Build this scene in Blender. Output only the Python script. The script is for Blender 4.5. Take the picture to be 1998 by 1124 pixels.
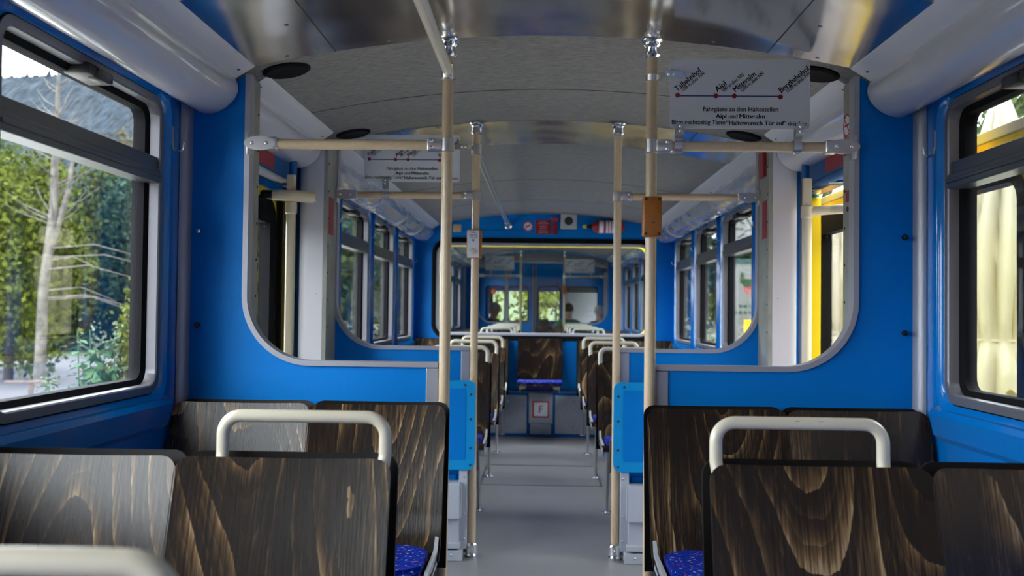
import bpy, bmesh, math, random
from mathutils import Vector, Matrix
random.seed(7)
PI = math.pi
for _o in list(bpy.data.objects):
    bpy.data.objects.remove(_o)
SC = bpy.context.scene
COL = SC.collection

# ------------------------------------------------------------------ camera, sky, exposure
cam_d = bpy.data.cameras.new('camera')
cam_d.sensor_width = 36.0
cam_d.lens = 1900.0 / 1998.0 * 36.0
cam_d.clip_start = 0.05
cam_d.clip_end = 5000
cam_d.dof.use_dof = True
cam_d.dof.focus_distance = 3.2
cam_d.dof.aperture_fstop = 4.0
cam = bpy.data.objects.new('camera', cam_d)
COL.objects.link(cam)
SC.camera = cam
_yaw, _pit, _rol = 0.030, 0.0236, 0.0113
_f = Vector((-math.sin(_yaw) * math.cos(_pit), math.cos(_yaw) * math.cos(_pit), math.sin(_pit)))
_r = Vector((math.cos(_yaw), math.sin(_yaw), 0))
_u = _r.cross(_f)
_r2 = math.cos(_rol) * _r + math.sin(_rol) * _u
_u2 = -math.sin(_rol) * _r + math.cos(_rol) * _u
_m = Matrix((_r2, _u2, -_f)).transposed().to_4x4()
_m.translation = Vector((-0.0217, 0.0, 1.2068))
cam.matrix_world = _m

W = bpy.data.worlds.new('overcast_sky')
SC.world = W
W.use_nodes = True
_n = W.node_tree.nodes
_l = W.node_tree.links
_bg = _n['Background']
_tc = _n.new('ShaderNodeTexCoord')
_sx = _n.new('ShaderNodeSeparateXYZ')
_cr = _n.new('ShaderNodeValToRGB')
_cr.color_ramp.elements[0].position = 0.0
_cr.color_ramp.elements[0].color = (0.86, 0.90, 1.0, 1)
_cr.color_ramp.elements[1].position = 0.7
_cr.color_ramp.elements[1].color = (0.93, 0.95, 1.0, 1)
_l.new(_tc.outputs['Generated'], _sx.inputs[0])
_l.new(_sx.outputs['Z'], _cr.inputs[0])
_l.new(_cr.outputs[0], _bg.inputs['Color'])
_bg.inputs['Strength'].default_value = 5.0

SC.view_settings.view_transform = 'Standard'
SC.view_settings.look = 'None'
SC.view_settings.gamma = 1.0
SC.view_settings.exposure = 1.5
SC.view_settings.use_curve_mapping = False
SC.render.engine = 'CYCLES'
SC.cycles.max_bounces = 10
SC.cycles.diffuse_bounces = 6
SC.cycles.glossy_bounces = 4
SC.cycles.transmission_bounces = 6
SC.cycles.transparent_max_bounces = 40
SC.cycles.sample_clamp_indirect = 8.0
SC.cycles.caustics_reflective = False
SC.cycles.caustics_refractive = False
SC.cycles.use_denoising = True

# ------------------------------------------------------------------ materials
def new_mat(name):
    m = bpy.data.materials.new(name)
    m.use_nodes = True
    return m, m.node_tree.nodes, m.node_tree.links, m.node_tree.nodes['Principled BSDF']

def mat(name, col, rough=0.5, metal=0.0, coat=0.0, bump=None, vary=None, spec=0.5):
    """bump=(scale, strength); vary=(scale, amount) mottles the colour."""
    m, n, l, b = new_mat(name)
    c = (*col, 1)
    b.inputs['Base Color'].default_value = c
    b.inputs['Roughness'].default_value = rough
    b.inputs['Metallic'].default_value = metal
    b.inputs['Coat Weight'].default_value = coat
    b.inputs['Coat Roughness'].default_value = 0.08
    b.inputs['Specular IOR Level'].default_value = spec
    if vary or bump:
        tc = n.new('ShaderNodeTexCoord')
    if vary:
        nz = n.new('ShaderNodeTexNoise')
        nz.inputs['Scale'].default_value = vary[0]
        nz.inputs['Detail'].default_value = 5
        l.new(tc.outputs['Object'], nz.inputs['Vector'])
        r = n.new('ShaderNodeValToRGB')
        k = vary[1]
        r.color_ramp.elements[0].position = 0.3
        r.color_ramp.elements[1].position = 0.7
        r.color_ramp.elements[0].color = (*[max(0, x * (1 - k)) for x in col], 1)
        r.color_ramp.elements[1].color = (*[min(1, x * (1 + k)) for x in col], 1)
        l.new(nz.outputs['Fac'], r.inputs[0])
        l.new(r.outputs[0], b.inputs['Base Color'])
    if bump:
        nb = n.new('ShaderNodeTexNoise')
        nb.inputs['Scale'].default_value = bump[0]
        nb.inputs['Detail'].default_value = 3
        l.new(tc.outputs['Object'], nb.inputs['Vector'])
        bp = n.new('ShaderNodeBump')
        bp.inputs['Strength'].default_value = bump[1]
        bp.inputs['Distance'].default_value = 0.01
        l.new(nb.outputs['Fac'], bp.inputs['Height'])
        l.new(bp.outputs[0], b.inputs['Normal'])
    return m

M = {}
M['blue'] = mat('satin_blue_paint', (0.0, 0.205, 0.64), 0.45, bump=(420, 0.12), spec=0.15)
M['blue_gloss'] = mat('glossy_blue_paint', (0.0, 0.19, 0.60), 0.14, coat=0.45, spec=0.3)
M['blue_light'] = mat('light_blue_paint', (0.0005, 0.30, 0.68), 0.35)
M['blue_deep'] = mat('dark_blue_paint', (0.001, 0.02, 0.22), 0.4)
M['blue_box'] = mat('teal_blue_paint', (0.003, 0.12, 0.36), 0.35)
M['alu'] = mat('satin_aluminium', (0.40, 0.40, 0.44), 0.40, 0.35, bump=(300, 0.05))
M['alu_white'] = mat('pale_aluminium', (0.185, 0.18, 0.20), 0.36, 0.4, spec=0.3)
M['alu_dark'] = mat('dark_anodised_aluminium', (0.16, 0.165, 0.175), 0.35, 0.8)
M['strip'] = mat('grey_profile', (0.36, 0.37, 0.42), 0.42, 0.35)
M['post'] = mat('grey_green_post_paint', (0.30, 0.30, 0.26), 0.45, vary=(9, 0.2))
M['chrome'] = mat('polished_chrome', (0.82, 0.82, 0.83), 0.13, 1.0)
M['steel'] = mat('satin_steel', (0.62, 0.61, 0.60), 0.28, 1.0)
M['beige'] = mat('beige_lacquer', (0.70, 0.53, 0.33), 0.3, coat=0.25, vary=(60, 0.05))
M['cream'] = mat('cream_lacquer', (0.74, 0.66, 0.50), 0.28, coat=0.25)
M['cream_warm'] = mat('warm_cream_lacquer', (0.78, 0.66, 0.43), 0.3, coat=0.2)
M['white'] = mat('off_white_paint', (0.60, 0.585, 0.62), 0.45, bump=(260, 0.12))
M['cove'] = mat('white_trough_paint', (0.72, 0.71, 0.73), 0.38)
M['rubber'] = mat('black_rubber', (0.010, 0.010, 0.012), 0.75, spec=0.06)
M['black'] = mat('black_plastic', (0.01, 0.01, 0.012), 0.35)
M['dark'] = mat('dark_grille', (0.025, 0.022, 0.022), 0.6)
M['yellow'] = mat('yellow_paint', (0.80, 0.55, 0.006), 0.45, spec=0.3)
M['orange'] = mat('orange_brown_plastic', (0.42, 0.14, 0.018), 0.32, vary=(60, 0.12))
M['red'] = mat('dark_red_enamel', (0.34, 0.012, 0.02), 0.4)
M['red_bright'] = mat('red_print', (0.62, 0.02, 0.03), 0.45)
M['sign'] = mat('sign_grey_plastic', (0.74, 0.75, 0.77), 0.38)
M['paper'] = mat('white_paper', (0.84, 0.84, 0.90), 0.6)
M['ink'] = mat('black_ink', (0.012, 0.012, 0.012), 0.5)
M['ink_blue'] = mat('blue_ink', (0.01, 0.02, 0.22), 0.5)
M['dot'] = mat('dark_red_ink', (0.26, 0.006, 0.012), 0.5)
M['box_grey'] = mat('speckled_grey_laminate', (0.56, 0.58, 0.62), 0.5, vary=(160, 0.25))
M['grey_metal'] = mat('grey_sheet_metal', (0.54, 0.56, 0.60), 0.4, 0.15)
M['floor'] = mat('grey_floor_covering', (0.22, 0.215, 0.225), 0.40, vary=(420, 0.28), bump=(300, 0.12))
M['cloth'] = mat('cream_parasol_cloth', (0.25, 0.222, 0.16), 0.8, bump=(30, 0.2))
M['road'] = mat('grey_asphalt', (0.042, 0.039, 0.048), 0.8, vary=(0.6, 0.15))
M['bounce_ground'] = mat('pale_bounce_ground', (0.33, 0.32, 0.30), 0.85, vary=(1.5, 0.15))  # pale tone for the added surfaces that bounce daylight inside
M['grass'] = mat('meadow_grass', (0.030, 0.047, 0.008), 0.9, vary=(2.0, 0.5))
M['plank'] = mat('brown_light_blocker', (0.10, 0.07, 0.055), 0.7, vary=(12, 0.3))
M['teal'] = mat('teal_paint', (0.014, 0.065, 0.062), 0.5)
M['board'] = mat('white_board', (0.20, 0.21, 0.20), 0.6)
M['skin'] = mat('skin', (0.62, 0.37, 0.28), 0.5)
M['hair_grey'] = mat('grey_hair', (0.55, 0.52, 0.49), 0.6)
M['hair_dark'] = mat('dark_hair', (0.02, 0.015, 0.012), 0.5)
M['jacket'] = mat('dark_jacket_cloth', (0.012, 0.014, 0.022), 0.8)
M['shirt_green'] = mat('green_shirt_cloth', (0.0, 0.22, 0.10), 0.8)
M['trousers'] = mat('grey_trouser_cloth', (0.05, 0.05, 0.06), 0.85)
M['orange_cloth'] = mat('orange_cloth', (0.75, 0.13, 0.01), 0.7)
M['magenta'] = mat('magenta_petals', (0.16, 0.02, 0.11), 0.7)
M['birch'] = mat('birch_bark', (0.085, 0.075, 0.065), 0.8, vary=(5, 0.6))
M['bark'] = mat('brown_bark', (0.03, 0.02, 0.014), 0.9)

def glass_mat(name, tint, refl=1.0):
    m = bpy.data.materials.new(name); m.use_nodes = True
    n, l = m.node_tree.nodes, m.node_tree.links
    for x in list(n): n.remove(x)
    out = n.new('ShaderNodeOutputMaterial')
    tr = n.new('ShaderNodeBsdfTransparent'); tr.inputs[0].default_value = (*tint, 1)
    gl = n.new('ShaderNodeBsdfGlossy'); gl.inputs['Roughness'].default_value = 0.015
    lw = n.new('ShaderNodeLayerWeight')                     # facing = 1 - |cos|: the same from both faces of the pane
    pw = n.new('ShaderNodeMath'); pw.operation = 'POWER'; pw.inputs[1].default_value = 5.0
    mu = n.new('ShaderNodeMath'); mu.operation = 'MULTIPLY_ADD'; mu.inputs[1].default_value = 0.9 * refl; mu.inputs[2].default_value = 0.04 * refl
    mx = n.new('ShaderNodeMixShader')
    lw.inputs['Blend'].default_value = 0.5
    l.new(lw.outputs['Facing'], pw.inputs[0]); l.new(pw.outputs[0], mu.inputs[0]); l.new(mu.outputs[0], mx.inputs[0])
    l.new(tr.outputs[0], mx.inputs[1]); l.new(gl.outputs[0], mx.inputs[2]); l.new(mx.outputs[0], out.inputs[0])
    return m
M['glass'] = glass_mat('window_glass', (0.95, 0.98, 0.97), 1.25)

M['glass_clear'] = glass_mat('clear_end_window_glass', (0.97, 0.99, 0.98), 0.3)

def m_wood():
    m, n, l, b = new_mat('dark_stained_plywood')
    tc = n.new('ShaderNodeTexCoord'); oi = n.new('ShaderNodeObjectInfo')
    sc = n.new('ShaderNodeVectorMath'); sc.operation = 'SCALE'
    cb = n.new('ShaderNodeCombineXYZ')
    l.new(oi.outputs['Random'], cb.inputs[0]); l.new(oi.outputs['Random'], cb.inputs[2])
    l.new(cb.outputs[0], sc.inputs[0]); sc.inputs['Scale'].default_value = 37.0
    ad = n.new('ShaderNodeVectorMath'); ad.operation = 'ADD'
    l.new(tc.outputs['Object'], ad.inputs[0]); l.new(sc.outputs[0], ad.inputs[1])
    def mapped(s):
        mp = n.new('ShaderNodeMapping'); mp.inputs['Scale'].default_value = s
        l.new(ad.outputs[0], mp.inputs['Vector']); return mp
    def noise(vec, scale, det, rough=0.5):
        t = n.new('ShaderNodeTexNoise'); t.inputs['Scale'].default_value = scale
        t.inputs['Detail'].default_value = det; t.inputs['Roughness'].default_value = rough
        l.new(vec, t.inputs['Vector']); return t
    def math_(op, a, bb):
        t = n.new('ShaderNodeMath'); t.operation = op
        for i, v in enumerate((a, bb)):
            if v is None: continue
            if isinstance(v, (int, float)): t.inputs[i].default_value = v
            else: l.new(v, t.inputs[i])
        return t.outputs[0]
    big = noise(mapped((2.4, 1.0, 0.8)).outputs[0], 1.0, 1.2, 0.35)     # slow field; its contours draw the cathedral grain
    fine = noise(mapped((190, 1.0, 5.0)).outputs[0], 1.0, 5.0, 0.65)
    wob = noise(mapped((26, 1.0, 6.0)).outputs[0], 1.0, 3.0, 0.6)
    ph = math_('ADD', math_('MULTIPLY', big.outputs['Fac'], 17.0), math_('MULTIPLY', wob.outputs['Fac'], 0.30))
    saw = math_('FRACT', ph, None)
    ring = math_('POWER', saw, 4.0)                                       # sharp light latewood lines
    half = math_('FRACT', math_('MULTIPLY', ph, 3.0), None)
    patch = noise(mapped((5.5, 1.0, 2.2)).outputs[0], 1.0, 4.0, 0.6)
    pr = n.new('ShaderNodeValToRGB'); pr.color_ramp.elements[0].position = 0.38; pr.color_ramp.elements[1].position = 0.66
    l.new(patch.outputs['Fac'], pr.inputs[0])
    fr = n.new('ShaderNodeValToRGB'); fr.color_ramp.elements[0].position = 0.34; fr.color_ramp.elements[1].position = 0.68
    l.new(fine.outputs['Fac'], fr.inputs[0])
    a = math_('MULTIPLY', ring, math_('ADD', math_('MULTIPLY', pr.outputs[0], 0.62), 0.14))
    a = math_('ADD', a, math_('MULTIPLY', math_('POWER', half, 3.0), math_('MULTIPLY', pr.outputs[0], 0.22)))
    a = math_('ADD', a, math_('MULTIPLY', pr.outputs[0], 0.20))
    a = math_('MULTIPLY', math_('ADD', a, 0.10), math_('ADD', math_('MULTIPLY', fr.outputs[0], 1.15), 0.28))
    cr = n.new('ShaderNodeValToRGB'); e = cr.color_ramp.elements
    e[0].position = 0.0; e[0].color = (0.006, 0.0035, 0.003, 1)
    e[1].position = 1.0; e[1].color = (0.50, 0.33, 0.16, 1)
    k = e.new(0.24); k.color = (0.024, 0.013, 0.007, 1)
    k = e.new(0.55); k.color = (0.15, 0.083, 0.032, 1)
    l.new(a, cr.inputs[0]); l.new(cr.outputs[0], b.inputs['Base Color'])
    b.inputs['Roughness'].default_value = 0.24
    b.inputs['Specular IOR Level'].default_value = 0.40
    bp = n.new('ShaderNodeBump'); bp.inputs['Strength'].default_value = 0.12; bp.inputs['Distance'].default_value = 0.004
    l.new(fine.outputs['Fac'], bp.inputs['Height']); l.new(bp.outputs[0], b.inputs['Normal'])
    return m
M['wood'] = m_wood()
M['wood_edge'] = mat('black_plywood_edge', (0.006, 0.005, 0.005), 0.5, spec=0.2)

def m_cushion():
    m, n, l, b = new_mat('blue_moquette')
    tc = n.new('ShaderNodeTexCoord')
    v = n.new('ShaderNodeTexVoronoi'); v.inputs['Scale'].default_value = 140
    l.new(tc.outputs['Object'], v.inputs['Vector'])
    r = n.new('ShaderNodeValToRGB'); r.color_ramp.interpolation = 'CONSTANT'
    e = r.color_ramp.elements
    e[0].position = 0; e[0].color = (0.004, 0.03, 0.36, 1)
    e[1].position = 0.93; e[1].color = (0.30, 0.36, 0.62, 1)
    k = e.new(0.88); k.color = (0.22, 0.05, 0.22, 1)
    k = e.new(0.4); k.color = (0.003, 0.016, 0.22, 1)
    s = n.new('ShaderNodeSeparateColor'); l.new(v.outputs['Color'], s.inputs[0]); l.new(s.outputs[0], r.inputs[0])
    l.new(r.outputs[0], b.inputs['Base Color'])
    b.inputs['Roughness'].default_value = 0.9; b.inputs['Sheen Weight'].default_value = 0.0; b.inputs['Specular IOR Level'].default_value = 0.1
    return m
M['cushion'] = m_cushion()

def m_fabric():
    m, n, l, b = new_mat('grey_woven_ceiling_lining')
    tc = n.new('ShaderNodeTexCoord'); mp = n.new('ShaderNodeMapping'); mp.inputs['Scale'].default_value = (28, 260, 28)
    l.new(tc.outputs['Object'], mp.inputs[0])
    t = n.new('ShaderNodeTexNoise'); t.inputs['Scale'].default_value = 1.0; t.inputs['Detail'].default_value = 6; t.inputs['Roughness'].default_value = 0.7
    l.new(mp.outputs[0], t.inputs['Vector'])
    r = n.new('ShaderNodeValToRGB'); e = r.color_ramp.elements
    e[0].position = 0.33; e[0].color = (0.10, 0.096, 0.092, 1); e[1].position = 0.68; e[1].color = (0.34, 0.325, 0.305, 1)
    l.new(t.outputs['Fac'], r.inputs[0]); l.new(r.outputs[0], b.inputs['Base Color'])
    b.inputs['Roughness'].default_value = 0.75
    return m
M['fabric'] = m_fabric()

def m_ceiling_metal():
    m, n, l, b = new_mat('polished_ceiling_sheet')
    b.inputs['Base Color'].default_value = (0.80, 0.78, 0.74, 1)
    b.inputs['Metallic'].default_value = 1.0
    b.inputs['Roughness'].default_value = 0.16
    tc = n.new('ShaderNodeTexCoord'); t = n.new('ShaderNodeTexNoise'); t.inputs['Scale'].default_value = 3.0; t.inputs['Detail'].default_value = 1
    l.new(tc.outputs['Object'], t.inputs['Vector'])
    bp = n.new('ShaderNodeBump'); bp.inputs['Strength'].default_value = 0.25; bp.inputs['Distance'].default_value = 0.03
    l.new(t.outputs['Fac'], bp.inputs['Height']); l.new(bp.outputs[0], b.inputs['Normal'])
    return m
M['ceil_metal'] = m_ceiling_metal()

def m_diffuser(name, bump, rough):
    m, n, l, b = new_mat(name)
    b.inputs['Base Color'].default_value = (0.62, 0.61, 0.66, 1)
    b.inputs['Roughness'].default_value = rough
    b.inputs['Coat Weight'].default_value = 1.0; b.inputs['Coat Roughness'].default_value = 0.06
    tc = n.new('ShaderNodeTexCoord'); mp = n.new('ShaderNodeMapping'); mp.inputs['Scale'].default_value = (9, 1.6, 9)
    l.new(tc.outputs['Object'], mp.inputs[0])
    t = n.new('ShaderNodeTexNoise'); t.inputs['Scale'].default_value = 1.0; t.inputs['Detail'].default_value = 2
    l.new(mp.outputs[0], t.inputs['Vector'])
    bp = n.new('ShaderNodeBump'); bp.inputs['Strength'].default_value = bump; bp.inputs['Distance'].default_value = 0.05
    l.new(t.outputs['Fac'], bp.inputs['Height']); l.new(bp.outputs[0], b.inputs['Coat Normal']); l.new(bp.outputs[0], b.inputs['Normal'])
    return m
M['diffuser'] = m_diffuser('white_plastic_diffuser', 0.12, 0.3)
M['diffuser_wavy'] = m_diffuser('wavy_clear_plastic_diffuser', 0.75, 0.25)

def m_leaf(name, c0, c1, scale=0.9):
    m, n, l, b = new_mat(name)
    tc = n.new('ShaderNodeTexCoord'); t = n.new('ShaderNodeTexNoise'); t.inputs['Scale'].default_value = scale; t.inputs['Detail'].default_value = 6
    t.inputs['Roughness'].default_value = 0.75
    l.new(tc.outputs['Object'], t.inputs['Vector'])
    r = n.new('ShaderNodeValToRGB'); e = r.color_ramp.elements
    e[0].position = 0.36; e[0].color = (*c0, 1); e[1].position = 0.64; e[1].color = (*c1, 1)
    l.new(t.outputs['Fac'], r.inputs[0]); l.new(r.outputs[0], b.inputs['Base Color'])
    b.inputs['Roughness'].default_value = 0.75; b.inputs['Specular IOR Level'].default_value = 0.12
    return m
M['leaf_yellow'] = m_leaf('yellow_green_leaves', (0.022, 0.034, 0.003), (0.085, 0.1, 0.008), 2.2)
M['leaf_mid'] = m_leaf('mid_green_leaves', (0.008, 0.018, 0.003), (0.04, 0.06, 0.01), 2.2)
M['leaf_dark'] = m_leaf('dark_green_leaves', (0.003, 0.01, 0.004), (0.016, 0.034, 0.01), 2.2)
M['leaf_blue'] = m_leaf('blue_green_leaves', (0.005, 0.017, 0.013), (0.028, 0.055, 0.038), 2.2)
M['leaf_plant'] = m_leaf('fresh_green_leaves', (0.016, 0.050, 0.022), (0.070, 0.125, 0.060), 6)
M['leaf_head'] = m_leaf('pale_green_flower_heads', (0.07, 0.11, 0.06), (0.12, 0.16, 0.09), 6)
M['leaf_autumn'] = m_leaf('ochre_leaves', (0.04, 0.036, 0.012), (0.085, 0.065, 0.026), 2.2)
M['hill'] = m_leaf('haze_tinted_forest', (0.004, 0.008, 0.013), (0.017, 0.026, 0.036), 0.09)  # bluish tone carries the distance haze in the base colour

# ------------------------------------------------------------------ mesh helpers
def obj(name, bm, m, parent=None, smooth=None, mats=None):
    me = bpy.data.meshes.new(name)
    bmesh.ops.recalc_face_normals(bm, faces=bm.faces)
    bm.to_mesh(me); bm.free()
    for x in (mats or [m]): me.materials.append(x)
    if smooth:
        me.shade_smooth()
        me.set_sharp_from_angle(angle=math.radians(smooth))
    o = bpy.data.objects.new(name, me)
    COL.objects.link(o)
    if parent: o.parent = parent
    return o

def thing(name, label, cat, loc=(0, 0, 0), group=None, rz=0.0):
    o = bpy.data.objects.new(name, None); COL.objects.link(o)
    o.empty_display_size = 0.05
    o.location = loc; o.rotation_euler = (0, 0, rz)
    tag(o, label, cat, group)
    return o

def tag(o, label, cat, group=None, kind=None):
    o['label'] = label; o['category'] = cat
    if group: o['group'] = group
    if kind: o['kind'] = kind
    return o

def struct(o):
    o['kind'] = 'structure'; return o

def S(name, loc=(0, 0, 0)):
    o = bpy.data.objects.new(name, None); COL.objects.link(o); o.location = loc; o['kind'] = 'structure'; o.empty_display_size = 0.05
    return o

def copy_tree(o, parent=None):
    c = o.copy(); COL.objects.link(c); c.parent = parent
    for ch in list(o.children): copy_tree(ch, c)
    return c

def BM(): return bmesh.new()

def box(bm, x0, x1, y0, y1, z0, z1, bev=0.0, seg=2):
    x0, x1 = min(x0, x1), max(x0, x1); y0, y1 = min(y0, y1), max(y0, y1); z0, z1 = min(z0, z1), max(z0, z1)
    v = [bm.verts.new(p) for p in ((x0, y0, z0), (x1, y0, z0), (x1, y1, z0), (x0, y1, z0), (x0, y0, z1), (x1, y0, z1), (x1, y1, z1), (x0, y1, z1))]
    f = [bm.faces.new([v[i] for i in q]) for q in ((0, 3, 2, 1), (4, 5, 6, 7), (0, 1, 5, 4), (1, 2, 6, 5), (2, 3, 7, 6), (3, 0, 4, 7))]
    if bev > 0:
        es = list({e for q in f for e in q.edges})
        bmesh.ops.bevel(bm, geom=es, offset=bev, segments=seg, profile=0.5, affect='EDGES')
    return bm

def tube(bm, pts, r, seg=12, caps=True, radii=None, squash=None):
    pts = [Vector(p) for p in pts]
    n = len(pts); rings = []
    t0 = (pts[1] - pts[0]).normalized()
    ref = Vector((0, 0, 1)) if abs(t0.z) < 0.9 else Vector((1, 0, 0))
    a = t0.cross(ref).normalized()
    for i, p in enumerate(pts):
        t = ((pts[min(i + 1, n - 1)] - p).normalized() + (p - pts[max(i - 1, 0)]).normalized())
        t = t.normalized() if t.length > 1e-9 else t0
        a = (a - t * a.dot(t)).normalized(); b = t.cross(a)
        rr = radii[i] if radii else r
        k = squash or 1.0
        rings.append([bm.verts.new(p + a * (rr * math.cos(2 * PI * j / seg)) + b * (rr * k * math.sin(2 * PI * j / seg))) for j in range(seg)])
    for i in range(n - 1):
        for j in range(seg):
            bm.faces.new((rings[i][j], rings[i][(j + 1) % seg], rings[i + 1][(j + 1) % seg], rings[i + 1][j]))
    if caps:
        bm.faces.new(rings[0][::-1]); bm.faces.new(rings[-1])
    return bm

def fillet(pts, rad, n=6):
    pts = [Vector(p) for p in pts]; out = [pts[0]]
    for i in range(1, len(pts) - 1):
        p, a, b = pts[i], pts[i - 1], pts[i + 1]
        u = (a - p).normalized(); v = (b - p).normalized()
        ang = u.angle(v); d = min(rad / math.tan(ang / 2), (a - p).length * 0.49, (b - p).length * 0.49)
        r = d * math.tan(ang / 2)
        c = p + (u + v).normalized() * (r / math.sin(ang / 2))
        s = (p + u * d) - c; e = (p + v * d) - c
        tot = s.angle(e); ax = s.cross(e).normalized()
        for k in range(n + 1):
            out.append(c + Matrix.Rotation(tot * k / n, 3, ax) @ s)
    out.append(pts[-1]); return out

def lathe(bm, prof, c, axis='Z', seg=20):
    """prof: list of (radius, distance along the axis)."""
    rings = []
    for r, h in prof:
        ring = []
        for j in range(seg):
            a = 2 * PI * j / seg; u, v = r * math.cos(a), r * math.sin(a)
            p = {'Z': (u, v, h), 'Y': (u, h, v), 'X': (h, u, v)}[axis]
            ring.append(bm.verts.new((c[0] + p[0], c[1] + p[1], c[2] + p[2])))
        rings.append(ring)
    for i in range(len(rings) - 1):
        for j in range(seg):
            bm.faces.new((rings[i][j], rings[i][(j + 1) % seg], rings[i + 1][(j + 1) % seg], rings[i + 1][j]))
    bm.faces.new(rings[0]); bm.faces.new(rings[-1])
    return bm

def bolts(name, m, parent, cs, d='-Y', r=0.008, h=0.006):
    for c in cs:
        b_ = BM(); bolt(b_, c, d, r, h); obj(name, b_, m, parent, 30)

def bolt(bm, c, d='-Y', r=0.008, h=0.006):
    ax = d[1]; s = -1 if d[0] == '-' else 1
    return lathe(bm, [(r, 0), (r, s * h * 0.5), (r * 0.7, s * h * 0.9), (r * 0.25, s * h)], c, ax, 10)

def prism(bm, poly, axis, a, b):
    """poly 2D points; axis Y: (x,z), X: (y,z), Z: (x,y)."""
    def P(u, v, w): return {'Y': (u, w, v), 'X': (w, u, v), 'Z': (u, v, w)}[axis]
    A = [bm.verts.new(P(u, v, a)) for u, v in poly]; B = [bm.verts.new(P(u, v, b)) for u, v in poly]
    n = len(poly)
    bm.faces.new(A[::-1]); bm.faces.new(B)
    for i in range(n): bm.faces.new((A[i], A[(i + 1) % n], B[(i + 1) % n], B[i]))
    return bm

def rrect(u0, u1, v0, v1, r, n=6):
    r = max(r, 1e-4); out = []
    for cx, cy, a0 in ((u1 - r, v1 - r, 0), (u0 + r, v1 - r, PI / 2), (u0 + r, v0 + r, PI), (u1 - r, v0 + r, 1.5 * PI)):
        for k in range(n + 1):
            a = a0 + PI / 2 * k / n; out.append((cx + r * math.cos(a), cy + r * math.sin(a)))
    return out

def loft(bm, loops, axis, closed=False):
    """loops: list of (2D points, depth); same number of points each."""
    def P(u, v, w): return {'Y': (u, w, v), 'X': (w, u, v), 'Z': (u, v, w)}[axis]
    R = [[bm.verts.new(P(u, v, d)) for u, v in pts] for pts, d in loops]
    n = len(R[0]); k = len(R)
    for i in range(k if closed else k - 1):
        A, B = R[i], R[(i + 1) % k]
        for j in range(n): bm.faces.new((A[j], A[(j + 1) % n], B[(j + 1) % n], B[j]))
    return R

def ellipsoid(bm, c, r, seg=14, rings=9):
    m = Matrix.Translation(c) @ Matrix.Diagonal((r[0], r[1], r[2], 1))
    bmesh.ops.create_uvsphere(bm, u_segments=seg, v_segments=rings, radius=1.0, matrix=m)
    return bm

_txt_cache = []
def text(name, body, size, m, parent, origin, xdir, zdir, align='LEFT', bold=0.0, sx=1.0, fit=None):
    """flat lettering as a thin mesh: xdir is the writing direction, zdir up on the surface."""
    cu = bpy.data.curves.new('t', 'FONT'); cu.body = body; cu.size = size; cu.align_x = align
    cu.extrude = 0.0004; cu.resolution_u = 3
    t = bpy.data.objects.new('t', cu); COL.objects.link(t)
    bpy.context.view_layer.update()
    me = bpy.data.meshes.new_from_object(t.evaluated_get(bpy.context.evaluated_depsgraph_get()))
    bpy.data.objects.remove(t)
    if fit:
        vx = [v.co.x for v in me.vertices]; sx = fit / (max(vx) - min(vx))
    if bold:
        b_ = BM()
        for k in (-1, 0, 1):
            n0 = len(b_.verts); b_.from_mesh(me); b_.verts.ensure_lookup_table()
            for v in b_.verts[n0:]: v.co.x += k * bold / sx; v.co.y += k * bold * 0.2
        b_.to_mesh(me); b_.free()
    xd = Vector(xdir).normalized(); zd = Vector(zdir).normalized(); nd = xd.cross(zd)
    mm = Matrix((xd * sx, zd, nd)).transposed().to_4x4(); mm.translation = Vector(origin)
    me.transform(mm); me.materials.clear(); me.materials.append(m); me.name = name
    o = bpy.data.objects.new(name, me); COL.objects.link(o)
    if parent: o.parent = parent
    return o

# ------------------------------------------------------------------ main measures of the railcar (metres; floor z=0, +Y along the aisle)
WALL = 1.27; OUTER = 1.335
Z0, Z1 = 0.93, 1.885                 # window frame bottom and top
TRZ0, TRZ1 = 1.605, 1.69             # transom bar
S1, S2 = 3.33, 4.80                  # faces of the two draught screens towards the viewer
def arch(x): return 2.158 - 0.104 * x * x

CAR1 = (-1.9, 9.48); CAR2 = (10.02, 18.6)
WIN1 = [(-1.43, -0.45), (-0.24, 0.74), (0.95, 1.93), (2.14, 3.12), (4.98, 5.71), (5.92, 6.90), (7.10, 8.08), (8.29, 9.27)]
WIN2 = [(10.3, 11.28), (11.48, 12.46), (12.66, 13.64), (13.84, 14.82), (17.35, 18.3)]

def ceiling_strip(bm, ya, yb, dz=0.0, half=1.31, th=0.02, n=28):
    xs = [-half + 2 * half * i / n for i in range(n + 1)]
    lo = [(x, arch(x) + dz) for x in xs]; hi = [(x, arch(x) + dz + th) for x in reversed(xs)]
    prism(bm, lo + hi, 'Y', ya, yb)
    return bm

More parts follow.
